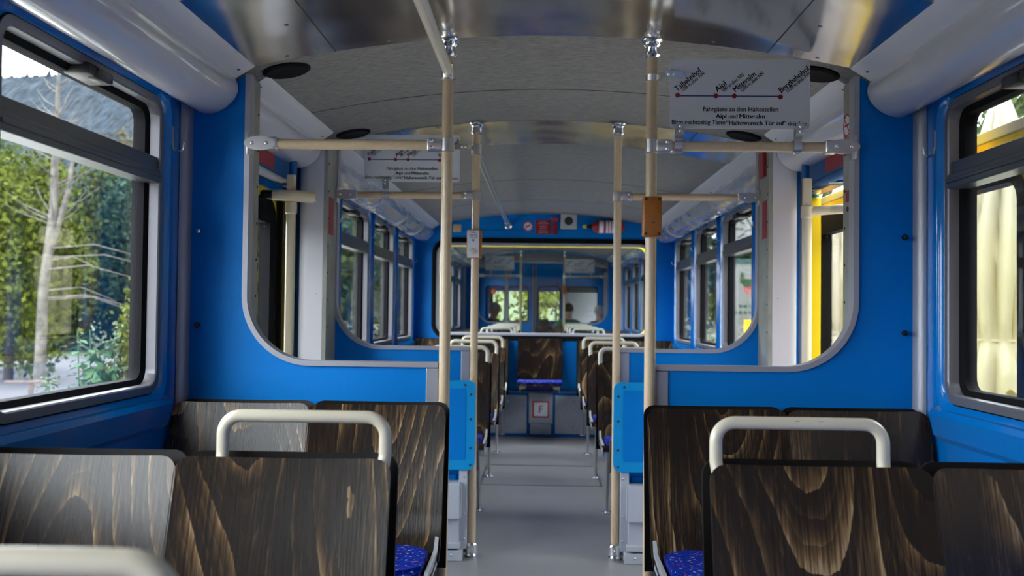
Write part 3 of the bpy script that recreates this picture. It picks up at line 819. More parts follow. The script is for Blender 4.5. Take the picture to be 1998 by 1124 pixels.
# ------------------------------------------------------------------ route signs
def route_sign(x0, x1, y, z0, z1, label, clamp_side, bar_clamps, pole_x, bar_z=1.775):
    xc = (x0 + x1) / 2; zc = (z0 + z1) / 2
    t = thing('route_sign', label, 'sign', (xc, y, zc), 'grey route signs hung on the grab bars')
    w, h = (x1 - x0), (z1 - z0)
    bm = BM(); prism(bm, rrect(-w / 2, w / 2, -h / 2, h / 2, 0.012, 5), 'Y', -0.002, 0.003); obj('board', bm, M['sign'], t)
    fy = -0.0022
    U = lambda px, py: (-w / 2 + px / 272.5 * w, h / 2 - py / 135.0 * h)     # pixels of the sign in the photograph
    dots = [(14, 70), (89, 71), (125, 71), (215, 72.5)]
    bm = BM(); a = U(14, 70.3); b = U(215, 71.8)
    box(bm, a[0], b[0], fy - 0.0004, fy, (a[1] + b[1]) / 2 - 0.0022, (a[1] + b[1]) / 2 + 0.0016); obj('route_line', bm, M['ink_blue'], t)
    for d in dots:
        p = U(*d); bm = BM(); lathe(bm, [(0.0082, fy), (0.0082, fy - 0.0012)], (p[0], 0, p[1]), 'Y', 16); obj('route_dot', bm, M['dot'], t)
    c45 = (math.cos(math.radians(40)), 0, math.sin(math.radians(40))); n45 = (-math.sin(math.radians(40)), 0, math.cos(math.radians(40)))
    K = w / 272.5
    names = [('Talbahnhof', 63, '508 m \u00fcber NN', 54, (13, 63)), ('Aipl', 24, '980 m \u00fcber NN', 51, (92, 64)), ('Mitteralm', 52, '1200 m \u00fcber NN', 55, (127, 64)), ('Bergbahnhof', 73, '1723 m \u00fcber NN', 57, (216, 65))]
    for nm, w1, alt, w2, p in names:
        u = U(*p); v = U(p[0] + 12, p[1] - 0.5)
        text('lettering', nm, 0.0265, M['ink'], t, (u[0], fy, u[1]), c45, n45, bold=0.0006, fit=w1 * K)
        text('lettering', alt, 0.0185, M['ink'], t, (v[0] + 0.001, fy, v[1] - 0.001), c45, n45, bold=0.0002, fit=w2 * K)
    X, Zd = (1, 0, 0.0), (0, 0, 1)
    for body, x, py, wd, bold in (('Fahrg\u00e4ste zu den Haltestellen', 63.5, 101, 146.5, 0.0003), ('Aipl', 89, 114.5, 20.5, 0.0006), ('und', 113.6, 114.5, 17, 0.0003), ('Mitteralm', 134.5, 114.5, 49, 0.0006),
                                  ('Bitte rechtzeitig Taste', 2.5, 126.5, 104, 0.0003), ('\u201cHaltewunsch T\u00fcr auf\u201d', 109, 127.5, 117, 0.0006), ('dr\u00fccken.', 229.5, 128.5, 39.5, 0.0003)):
        u = U(x, py); text('lettering', body, 0.0215, M['ink'], t, (u[0], fy, u[1]), X, Zd, bold=bold, fit=wd * K)
    for cx in bar_clamps:
        bm = BM(); zb = bar_z - zc
        prism(bm, [(cx - xc + 0.013 * math.cos(a), (z0 - zc + 0.012) + 0.013 * math.sin(a)) for a in [PI * k / 8 for k in range(9)]] +
              [(cx - xc + 0.013 * math.cos(a), zb - 0.014 + 0.013 * math.sin(a)) for a in [PI + PI * k / 8 for k in range(9)]], 'Y', -0.0215 if False else 0.03 - 0.0, 0.034)
        # front strap curving over the bar
        pts = [(cx - xc, -0.006, z0 - zc + 0.018), (cx - xc, -0.008, z0 - zc - 0.012)]
        for k in range(9):
            a = PI * 0.5 + PI * k / 8
            pts.append((cx - xc, (S_off(y)) + 0.022 * math.cos(a), zb + 0.022 * math.sin(a)))
        strap(bm, pts, 0.026, 0.004)
        obj('clamp', bm, M['steel'], t, 40)
        bolts('screw', M['chrome'], t, [(cx - xc, -0.0105, z0 - zc + dz) for dz in (0.006, -0.01)], '-Y', 0.005, 0.0035)
    # clamp to the pole at the upper corner
    s = 1 if pole_x < xc else -1
    bm = BM(); zp = 2.009 - zc
    lathe(bm, [(0.0195, -0.012), (0.023, -0.011), (0.023, 0.011), (0.0195, 0.012)], (pole_x - xc, S_off(y), zp), 'Z', 20)
    strap(bm, [(pole_x - xc + s * 0.015, S_off(y) - 0.018, zp), (pole_x - xc + s * 0.04, -0.008, zp), (pole_x - xc + s * 0.10, -0.006, zp)], 0.022, 0.006)
    obj('pole_clamp', bm, M['steel'], t, 40)
    bolts('screw', M['chrome'], t, [(pole_x - xc + s * dx, -0.011, zp) for dx in (0.05, 0.068)], '-Y', 0.005, 0.003)
    return t
def S_off(y):
    return (S1 - y) if abs(S1 - y) < 0.5 else ((S2 - y) if abs(S2 - y) < 0.5 else (15.7 - y))
def strap(bm, pts, w, th):
    """flat band along pts"""
    pts = [Vector(p) for p in pts]; n = len(pts); R = []
    t0 = (pts[-1] - pts[0]).normalized()
    wide = Vector((1, 0, 0)) if abs(t0.x) < 0.7 else Vector((0, 0, 1))
    for i, p in enumerate(pts):
        t = (pts[min(i + 1, n - 1)] - pts[max(i - 1, 0)]).normalized()
        k = t.cross(wide).normalized()
        R.append([bm.verts.new(p + wide * (w / 2 * a) + k * (th / 2 * b)) for a, b in ((-1, -1), (1, -1), (1, 1), (-1, 1))])
    for i in range(n - 1):
        for j in range(4): bm.faces.new((R[i][j], R[i][(j + 1) % 4], R[i + 1][(j + 1) % 4], R[i + 1][j]))
    bm.faces.new(R[0]); bm.faces.new(R[-1])
sign_r = route_sign(0.407, 0.874, S1 - 0.045, 1.828, 2.062, 'large grey route sign with black lettering on the front bar', 1, (0.441, 0.842), 0.35)
sign_l = route_sign(-0.898, -0.428, S2 - 0.045, 1.836, 2.066, 'grey route sign partly hidden behind the front pole', -1, (-0.795, -0.50), -0.35)

# ------------------------------------------------------------------ button boxes on the poles
t = thing('button_box', 'orange-brown box with four corner screws on the front pole', 'switch box', (0.35, S1, 1.53))
bm = BM(); box(bm, -0.032, 0.032, -0.052, -0.005, -0.068, 0.068, 0.006, 3); obj('housing', bm, M['orange'], t, 35)
bolts('screw', M['dark'], t, [(dx, -0.052, dz) for dx in (-0.022, 0.022) for dz in (-0.058, 0.058)], '-Y', 0.0048, 0.002)
bolts('hole', M['dark'], t, [(0.003, -0.052, -0.02)], '-Y', 0.0025, 0.001)
bm = BM(); lathe(bm, [(0.0195, -0.05), (0.024, -0.048), (0.024, 0.048), (0.0195, 0.05)], (0, 0, 0), 'Z', 18); obj('clip', bm, M['orange'], t, 30)
t = thing('push_button_box', 'white push-button box with brown sides on the farther pole', 'switch box', (-0.352, S2, 1.533))
bm = BM(); box(bm, -0.036, 0.036, -0.05, -0.005, -0.07, 0.07, 0.006, 3); obj('housing', bm, M['orange'], t, 35)
bm = BM(); box(bm, -0.031, 0.024, -0.054, -0.05, -0.067, 0.067, 0.002); obj('face_plate', bm, M['paper'], t)
bm = BM(); lathe(bm, [(0.016, -0.054), (0.016, -0.058), (0.012, -0.062), (0.003, -0.063)], (-0.003, 0, -0.038), 'Y', 20); obj('button', bm, M['cream'], t, 30)
bm = BM(); lathe(bm, [(0.005, -0.054), (0.004, -0.0555)], (-0.004, 0, 0.018), 'Y', 14); obj('indicator', bm, M['black'], t)
for k, s_ in enumerate(('Halte-', 'wunsch', 'T\u00fcr auf')):
    text('lettering', s_, 0.0155, M['ink'], t, (-0.0035, -0.0543, 0.052 - 0.0125 * k), (1, 0, 0), (0, 0, 1), 'CENTER', sx=0.85)

# ------------------------------------------------------------------ ceiling speakers (dark round grilles)
def speaker(x, y, label):
    t = thing('ceiling_speaker', label, 'speaker', (x, y, arch(x)), 'dark round grilles in the ceiling')
    slope = math.atan(-0.208 * x); t.rotation_euler = (0, -slope, 0)
    bm = BM(); lathe(bm, [(0.085, 0.0), (0.085, -0.006), (0.074, -0.012), (0.068, -0.01)], (0, 0, 0), 'Z', 32); obj('rim', bm, M['rubber'], t, 40)
    bm = BM(); lathe(bm, [(0.068, -0.009), (0.05, -0.004), (0.01, -0.003)], (0, 0, 0), 'Z', 32); obj('grille', bm, M['dark'], t, 40)
speaker(-0.945, 3.455, 'dark round ceiling grille by the forest-side front screen')
speaker(0.945, 3.475, 'dark round ceiling grille half hidden behind the large route sign')
speaker(-0.945, 4.70, 'dark round ceiling grille above the farther forest-side screen')
speaker(0.945, 4.70, 'dark round ceiling grille above the farther parasol-side screen')

# ------------------------------------------------------------------ seats
SW = 0.460
def shell(bm, w, prof, th, corner, sag, nx=12, both=False, flip=False):
    """moulded plywood sheet: prof is a list of (y, z) from top to bottom; corner radius at the top (and at the bottom if both)"""
    acc = [0.0]
    for i in range(1, len(prof)): acc.append(acc[-1] + math.hypot(prof[i][0] - prof[i - 1][0], prof[i][1] - prof[i - 1][1]))
    tot = acc[-1]; A, B = [], []
    for i, (y, z) in enumerate(prof):
        d = acc[i]; ins = 0
        for dd in ((d, tot - d) if both else (d,)):
            if dd < corner: ins = max(ins, corner - math.sqrt(max(0, corner ** 2 - (corner - dd) ** 2)))
        a = prof[max(i - 1, 0)]; b = prof[min(i + 1, len(prof) - 1)]
        ty, tz = b[0] - a[0], b[1] - a[1]; L = math.hypot(ty, tz); ny, nz = -tz / L, ty / L     # back side normal
        hw = w / 2 - ins; ra, rb = [], []
        for k in range(nx + 1):
            x = -hw + 2 * hw * k / nx; s = sag * (1 - (2 * x / w) ** 2)
            ra.append(bm.verts.new((x, y + s * ny, z + s * nz)))
            rb.append(bm.verts.new((x, y + (s + th) * ny, z + (s + th) * nz)))
        A.append(ra); B.append(rb)
    n = len(prof)
    def quad(q, mi): f = bm.faces.new(q); f.material_index = mi
    for i in range(n - 1):
        for k in range(nx):
            quad((A[i][k], A[i][k + 1], A[i + 1][k + 1], A[i + 1][k]), 0); quad((B[i][k], B[i + 1][k], B[i + 1][k + 1], B[i][k + 1]), 0)
        quad((A[i][0], A[i + 1][0], B[i + 1][0], B[i][0]), 1); quad((A[i][nx], B[i][nx], B[i + 1][nx], A[i + 1][nx]), 1)
    for k in range(nx):
        quad((A[0][k], B[0][k], B[0][k + 1], A[0][k + 1]), 1); quad((A[-1][k], A[-1][k + 1], B[-1][k + 1], B[-1][k]), 1)

def dense(p0, p1, n, dense_start=True):
    out = []
    for k in range(n + 1):
        f = k / n
        if dense_start: f = f ** 1.8
        out.append((p0[0] + (p1[0] - p0[0]) * f, p0[1] + (p1[1] - p0[1]) * f))
    return out
def seat(side, handle, label, grp):  # handle: with a grab handle over the backrest
    """seat facing the viewer (-Y); origin on the floor under the top of the backrest. side: +1/-1 = where the aisle is"""
    t = thing('plywood_seat', label, 'seat', (0, 0, 0), grp)
    TOP = 0.893
    prof = dense((0, TOP), (-0.085, 0.62), 12) + [(-0.10, 0.56), (-0.118, 0.50), (-0.145, 0.455), (-0.185, 0.425)]
    bm = BM(); shell(bm, SW, prof, 0.012, 0.035, 0.016); obj('backrest', bm, M['wood'], t, 30, [M['wood'], M['wood_edge']])
    prof2 = dense((0.052, TOP + 0.004), (0.012, 0.62), 12) + [(0.0, 0.55), (-0.01, 0.47), (-0.02, 0.36)]
    bm = BM(); shell(bm, SW + 0.002, prof2, 0.010, 0.035, 0.022); bmesh.ops.translate(bm, verts=bm.verts, vec=(side * 0.006, 0, 0)); obj('rear_shell', bm, M['wood_edge'], t, 30)
    prof3 = dense((-0.165, 0.432), (-0.30, 0.415), 4, False) + dense((-0.34, 0.416), (-0.47, 0.43), 5, False)[0:] + [(-0.49, 0.424), (-0.497, 0.41)]
    bm = BM(); shell(bm, SW - 0.01, prof3, -0.012, 0.0, -0.004); obj('seat_pan', bm, M['wood'], t, 30, [M['wood'], M['wood_edge']])
    bm = BM(); prism(bm, rrect(-SW / 2 + 0.03, SW / 2 - 0.03, -0.47, -0.15, 0.07, 6), 'Z', 0.436, 0.464)
    bmesh.ops.bevel(bm, geom=[e for e in bm.edges if all(v.co.z > 0.46 for v in e.verts)], offset=0.014, segments=3, affect='EDGES')
    obj('cushion', bm, M['cushion'], t, 40)
    # steel side frames and legs
    bm = BM()
    for s in (-1, 1):
        x = s * (SW / 2 - 0.03)
        tube(bm, fillet([(x, 0.012, 0.80), (x, -0.10, 0.47), (x, -0.14, 0.405), (x, -0.45, 0.395)], 0.05, 4), 0.011, 8, squash=0.7)
    tube(bm, [(-SW / 2 + 0.02, -0.30, 0.388), (SW / 2 - 0.02, -0.30, 0.388)], 0.014, 8)
    obj('frame', bm, M['steel'], t, 40)
    bm = BM(); x = side * (SW / 2 - 0.012)
    strap(bm, fillet([(x, -0.06, 0.50), (x, -0.17, 0.43), (x, -0.40, 0.425), (x, -0.47, 0.40)], 0.03, 3), 0.012, 0.045)
    obj('side_bracket', bm, M['grey_metal'], t, 40)
    bm = BM(); x = side * (SW / 2 - 0.05)
    tube(bm, [(x, -0.33, 0.39), (x, -0.18, 0.012)], 0.016, 10, squash=0.7)
    leg = obj('leg', bm, M['steel'], t, 40)
    bm = BM(); lathe(bm, [(0.034, 0.0), (0.034, 0.008), (0.02, 0.014)], (x, -0.18, 0), 'Z', 16); obj('foot', bm, M['chrome'], leg, 40)
    if handle:
        e = side * (SW / 2 - 0.018); i = side * (SW / 2 - 0.368); e2 = e - side * 0.02
        bm = BM(); tube(bm, fillet([(e2, -0.012, 0.74), (e, 0.028, 0.895), (e, 0.03, 0.976), (i, 0.03, 0.976), (i, 0.028, 0.895), (i, -0.012, 0.74)], 0.055, 8), 0.0135, 16)
        obj('grab_handle', bm, M['cream'], t, 50)
    return t
AISLE = 0.333
XA = AISLE + SW / 2; XW = AISLE + SW + 0.013 + SW / 2 - 0.017
protos = {}
def place_seat(kind, sgn, y, label, grp, dz=0.0):
    key = (kind, sgn)
    x = sgn * (XW if kind == 'window' else XA)
    if key not in protos:
        t = seat(-sgn, kind == 'aisle', label, grp); protos[key] = t
    else:
        t = copy_tree(protos[key]); t['label'] = label; t['group'] = grp
    t.location = (x, y, dz)
    return t
G1 = 'plywood seats of the first carriage'
place_seat('aisle', -1, 0.84, 'seat before the first full row, only its blurred cream handle in view', G1)
ROWS = [(2.05, 'in the front full row'), (3.235, 'against the front draught screen'), (6.07, 'in the first row behind the doorway'),
        (7.28, 'in the second row behind the doorway'), (8.46, 'in the third row behind the doorway'), (9.40, 'against the end wall')]
for y, w_ in ROWS:
    for s in (-1, 1):
        for kind in ('window', 'aisle'):
            if kind == 'aisle' and 'against' in w_: kind = 'plain'
            h = ' with cream handle' if kind == 'aisle' else ''
            place_seat(kind, s, y, 'dark plywood %s seat%s %s, %s side' % ('window' if kind == 'window' else 'aisle', h, w_, SIDE[s]), G1, 0.04 if y > 9 else 0)
front_right = [o for o in COL.objects if o.get('label', '').startswith('dark plywood aisle seat with cream handle in the front full row, parasol')][0]
random.seed(12)
for dx, ln in ((-0.045, 0.020), (-0.022, 0.030), (0.006, 0.026), (-0.06, 0.012)):
    bm = BM(); a = -0.6 + random.uniform(-0.4, 0.5)
    cx_ = dx + random.uniform(-0.004, 0.004)
    pts = []
    n = 9
    for k in range(n): pts.append((cx_ + ln * 0.5 * math.cos(2 * PI * k / n) * random.uniform(0.5, 1.1), a + 0.22 * math.sin(2 * PI * k / n) * random.uniform(0.4, 1.1)))
    v1 = [bm.verts.new((x_, 0.03 - 0.0139 * math.cos(w_), 0.976 + 0.0139 * math.sin(w_ + 0.9))) for x_, w_ in pts]
    v0 = [bm.verts.new((x_, 0.03 - 0.0125 * math.cos(w_), 0.976 + 0.0125 * math.sin(w_ + 0.9))) for x_, w_ in pts]
    bm.faces.new(v1); bm.faces.new(v0[::-1])
    for k in range(n): bm.faces.new((v0[k], v0[(k + 1) % n], v1[(k + 1) % n], v1[k]))
    obj('paint_chip', bm, M['plank'], front_right)
G2 = 'plywood seats of the second carriage'
for k, y in enumerate((11.15, 12.35, 13.55, 14.75)):
    for s in (-1, 1):
        for kind in ('window', 'aisle'):
            place_seat(kind, s, y, 'dark %s seat in the second carriage, row %s from its end window, %s side' % (kind, ('one', 'two', 'three', 'four')[k], SIDE[s]), G2, 0.03)

# folding seat in the middle of the end wall
t = thing('folding_seat', 'plywood folding seat with blue cushion in the middle of the end wall', 'seat', (-0.027, 9.44, 0.43))
bm = BM(); shell(bm, 0.435, dense((0.0, 0.512), (-0.02, 0.25), 10) + [(-0.03, 0.18), (-0.045, 0.13)], 0.012, 0.012, 0.006); obj('backrest', bm, M['wood'], t, 30, [M['wood'], M['wood_edge']])
bm = BM(); box(bm, -0.215, 0.215, -0.36, -0.05, 0.078, 0.092, 0.005); obj('seat_pan', bm, M['wood'], t)
bm = BM(); box(bm, -0.212, 0.212, -0.355, -0.06, 0.093, 0.122, 0.012, 3); obj('cushion', bm, M['cushion'], t, 40)
for s in (-1, 1):
    bm = BM(); box(bm, s * 0.16 - 0.03, s * 0.16 + 0.03, -0.30, 0.0, 0.045, 0.077, 0.004)
    prism(bm, [(-0.30, 0.05), (0.0, 0.05), (0.0, -0.01), (-0.03, -0.01)], 'X', s * 0.185 - 0.004, s * 0.185 + 0.004)
    obj('bracket', bm, M['cream'], t, 30)
bm = BM(); box(bm, -0.12, 0.12, -0.01, 0.03, 0.0, 0.12); obj('backing', bm, M['blue_deep'], t)

# ------------------------------------------------------------------ end wall: base boxes, hatch and the things on the header
base = thing('base_cabinet', 'blue base box with grey doors under the end wall', 'cabinet', (0, 9.45, 0))
bm = BM(); box(bm, -0.62, 0.62, -0.04, 0.024, 0.0, 0.425, 0.004); obj('body', bm, M['blue'], base)
bm = BM(); box(bm, -0.62, 0.62, -0.045, 0.026, 0.425, 0.434); obj('ledge', bm, M['strip'], base)
for x0, x1, lab in ((-0.56, -0.15, 0), (0.125, 0.56, 0)):
    bm = BM(); box(bm, x0, x1, -0.052, -0.04, 0.03, 0.395, 0.003); dd = obj('door', bm, M['box_grey'], base)
    for z in (0.10, 0.34):
        bm = BM(); lathe(bm, [(0.011, -0.052), (0.011, -0.058), (0.006, -0.066), (0.002, -0.067)], ((x0 * 0.45 + x1 * 0.55) if x0 < 0 else (x0 * 0.6 + x1 * 0.4), 0, z), 'Y', 14); obj('lock', bm, M['chrome'], dd, 30)
hatch = thing('extinguisher_hatch', 'grey hatch with the red framed letter F on the base box', 'hatch', (-0.014, 9.40, 0.26))
bm = BM(); box(bm, -0.115, 0.115, -0.012, 0.0, -0.13, 0.16, 0.003); obj('flap', bm, M['grey_metal'], hatch)
bm = BM(); box(bm, -0.10, 0.10, -0.010, 0.0, -0.235, -0.135, 0.003); obj('lower_plate', bm, M['box_grey'], hatch)
bm = BM(); box(bm, -0.08, 0.08, -0.0132, -0.012, -0.075, 0.085); obj('red_frame', bm, M['red_bright'], hatch)
bm = BM(); box(bm, -0.066, 0.066, -0.0145, -0.0132, -0.061, 0.071); obj('white_field', bm, M['paper'], hatch)
text('lettering', 'F', 0.105, M['red_bright'], hatch, (0.0, -0.0149, -0.031), (1, 0, 0), (0, 0, 1), 'CENTER', bold=0.001)
bm = BM(); box(bm, -0.025, 0.025, -0.02, -0.012, 0.122, 0.134, 0.003); obj('catch', bm, M['chrome'], hatch, 30)
bolts('rivet', M['chrome'], hatch, [(x, -0.012, -0.118) for x in (-0.07, 0, 0.06)], '-Y', 0.005, 0.003)
bolts('screw', M['chrome'], hatch, [(x, -0.010, -0.222) for x in (-0.085, 0.085)], '-Y', 0.007, 0.004)

EY = CAR1[1]
sp = thing('wall_speaker', 'square speaker with cream rim and dark round grille on the end wall header', 'speaker', (0.239, EY, 2.082))
bm = BM(); box(bm, -0.078, 0.078, -0.03, 0.0, -0.074, 0.072, 0.004); obj('housing', bm, M['cream'], sp)
bm = BM(); box(bm, -0.07, 0.07, -0.032, -0.03, -0.066, 0.064, 0.002); obj('front_plate', bm, M['grey_metal'], sp)
bm = BM(); lathe(bm, [(0.042, -0.032), (0.04, -0.036), (0.02, -0.034), (0.004, -0.037)], (0, 0, 0.005), 'Y', 24); obj('grille', bm, M['dark'], sp, 40)

fe = thing('fire_extinguisher', 'red fire extinguisher lying across the end wall header', 'fire extinguisher', (0.56, EY - 0.07, 2.03))
bm = BM(); tube(bm, [(-0.10, 0, 0), (-0.075, 0, 0), (-0.05, 0, 0), (0.17, 0, 0), (0.20, 0, 0), (0.215, 0, 0)], 0.06, 20, True, [0.022, 0.045, 0.06, 0.06, 0.05, 0.02]); obj('cylinder', bm, M['red'], fe, 50)
bm = BM(); tube(bm, [(-0.15, 0, 0), (-0.125, 0, 0), (-0.10, 0, 0)], 0.02, 14, True, [0.012, 0.02, 0.024]); obj('valve', bm, M['black'], fe, 40)
bm = BM(); box(bm, -0.185, -0.15, -0.014, 0.014, -0.016, 0.016, 0.005); obj('nozzle', bm, M['yellow'], fe, 40)
for x0, x1 in ((-0.03, 0.012), (0.035, 0.055), (0.065, 0.08), (0.09, 0.13)):
    bm = BM(); lathe(bm, [(0.0605, x0), (0.061, x0 + 0.001), (0.061, x1 - 0.001), (0.0605, x1)], (0, 0, 0), 'X', 20); obj('label_band', bm, M['paper'], fe, 30)
for x in (-0.02, 0.14):
    bm = BM(); box(bm, x, x + 0.015, 0.0, 0.07, -0.066, 0.066, 0.004); obj('wall_bracket', bm, M['black'], fe)

rn = thing('red_notice', 'square dark red notice with small print on the end wall header', 'sign', (-0.008, EY, 2.028))
bm = BM(); box(bm, -0.076, 0.076, -0.004, 0.0, -0.07, 0.07); obj('plate', bm, M['red'], rn)
bm = BM()
random.seed(3)
for k, z in enumerate((0.052, 0.034, 0.008, -0.012, -0.036, -0.054)):
    wd = random.uniform(0.03, 0.058)
    x = -wd
    while x < wd:
        l_ = random.uniform(0.006, 0.016); box(bm, x, min(wd, x + l_), -0.0048, -0.004, z - 0.003, z + 0.003); x += l_ + 0.004
obj('small_print', bm, M['grey_metal'], rn)
hm = thing('emergency_hammer', 'red emergency hammer in its holder beside the red notice', 'hammer', (0.105, EY, 2.04))
bm = BM(); tube(bm, [(0, -0.025, -0.085), (0.004, -0.025, 0.05)], 0.013, 12); obj('handle', bm, M['red'], hm, 40)
bm = BM(); tube(bm, [(-0.045, -0.025, 0.075), (-0.03, -0.025, 0.072), (0.03, -0.025, 0.06)], 0.016, 12, True, [0.004, 0.014, 0.018]); obj('head', bm, M['red_bright'], hm, 40)
bm = BM(); box(bm, -0.02, 0.024, -0.012, 0.0, -0.085, 0.03, 0.003); obj('holder', bm, M['red'], hm)
ns = thing('no_smoking_sign', 'round white and red prohibition sticker on the end wall header', 'sign', (-0.158, EY - 0.001, 2.034))
no_smoking(ns, (0, 0, 0), 0.048, 'Y', -1)
bp_ = thing('beige_plate', 'small beige blank plate on the end wall header behind the front pole', 'plate', (-0.85, EY, 2.01))
bm = BM(); box(bm, -0.04, 0.04, -0.006, 0.0, -0.037, 0.037, 0.002); obj('plate', bm, M['beige'], bp_)

# ------------------------------------------------------------------ folded jump seats and grey step boxes on the farther screens
for s in (-1, 1):
    t = thing('jump_seat', 'light blue folded jump seat on the farther screen, %s side of the aisle' % SIDE[s], 'seat', (s * 0.57, 4.74, 0.65), 'folded light blue jump seats')
    ox = t.location.x
    u0, u1 = s * 0.335 - ox, s * 0.82 - ox
    a, b = min(u0, u1), max(u0, u1)
    bm = BM(); prism(bm, rrect(a, b, -0.215, 0.217, 0.035, 5), 'Y', -0.012, 0.012); obj('frame', bm, M['blue_light'], t)
    bm = BM(); prism(bm, rrect(a + 0.047, b - 0.047, -0.165, 0.178, 0.006, 3), 'Y', -0.0145, -0.012); obj('inset_panel', bm, M['blue'], t)
    ex = a + 0.022 if s > 0 else b - 0.022
    bolts('screw', M['dark'], t, [(ex, -0.012, z) for z in (-0.19, -0.11, 0.03, 0.15)] + [((a + x) if s > 0 else (b - x), -0.012, 0.195) for x in (0.05, 0.24)], '-Y', 0.006, 0.004)
    bm = BM(); box(bm, (ex - 0.035 * s) - 0.004, (ex - 0.035 * s) + 0.004, -0.008, 0.02, -0.22, -0.06, 0.002); obj('hinge', bm, M['dark'], t)
    bm = BM(); box(bm, a + 0.08, b - 0.08, 0.010, 0.058, -0.06, 0.06, 0.004); obj('wall_mount', bm, M['steel'], t)
    t = thing('equipment_box', 'light grey stepped metal box below the folded seat, %s side' % SIDE[s], 'box', (s * 0.45, 4.75, 0.0), 'grey stepped boxes under the folded seats')
    ox = t.location.x
    X = lambda x: s * x - ox
    bm = BM(); box(bm, X(0.372), X(0.412), -0.005, 0.055, 0.05, 0.43, 0.002); obj('mounting_plate', bm, M['grey_metal'], t)
    bm = BM(); prism(bm, [(X(0.398), 0.375), (X(0.52), 0.375), (X(0.545), 0.315), (X(0.545), 0.20), (X(0.398), 0.20)], 'Y', -0.06, 0.045)
    bmesh.ops.bevel(bm, geom=[e for e in bm.edges], offset=0.006, segments=2, affect='EDGES')
    obj('housing', bm, M['grey_metal'], t, 30)
    bm = BM(); box(bm, X(0.408), X(0.54), -0.035, 0.045, 0.085, 0.20, 0.004); obj('lower_housing', bm, M['grey_metal'], t)
    bm = BM(); box(bm, X(0.40), X(0.60), -0.05, 0.045, 0.06, 0.088, 0.003); obj('shelf', bm, M['grey_metal'], t)
    bm = BM(); box(bm, X(0.39), X(0.62), -0.045, 0.05, 0.0, 0.052, 0.003); obj('plinth', bm, M['grey_metal'], t)
    bolts('screw', M['steel'], t, [(X(0.385), -0.005, z) for z in (0.40, 0.22, 0.10)] + [(X(0.44), -0.045, 0.028)], '-Y', 0.0065, 0.004)

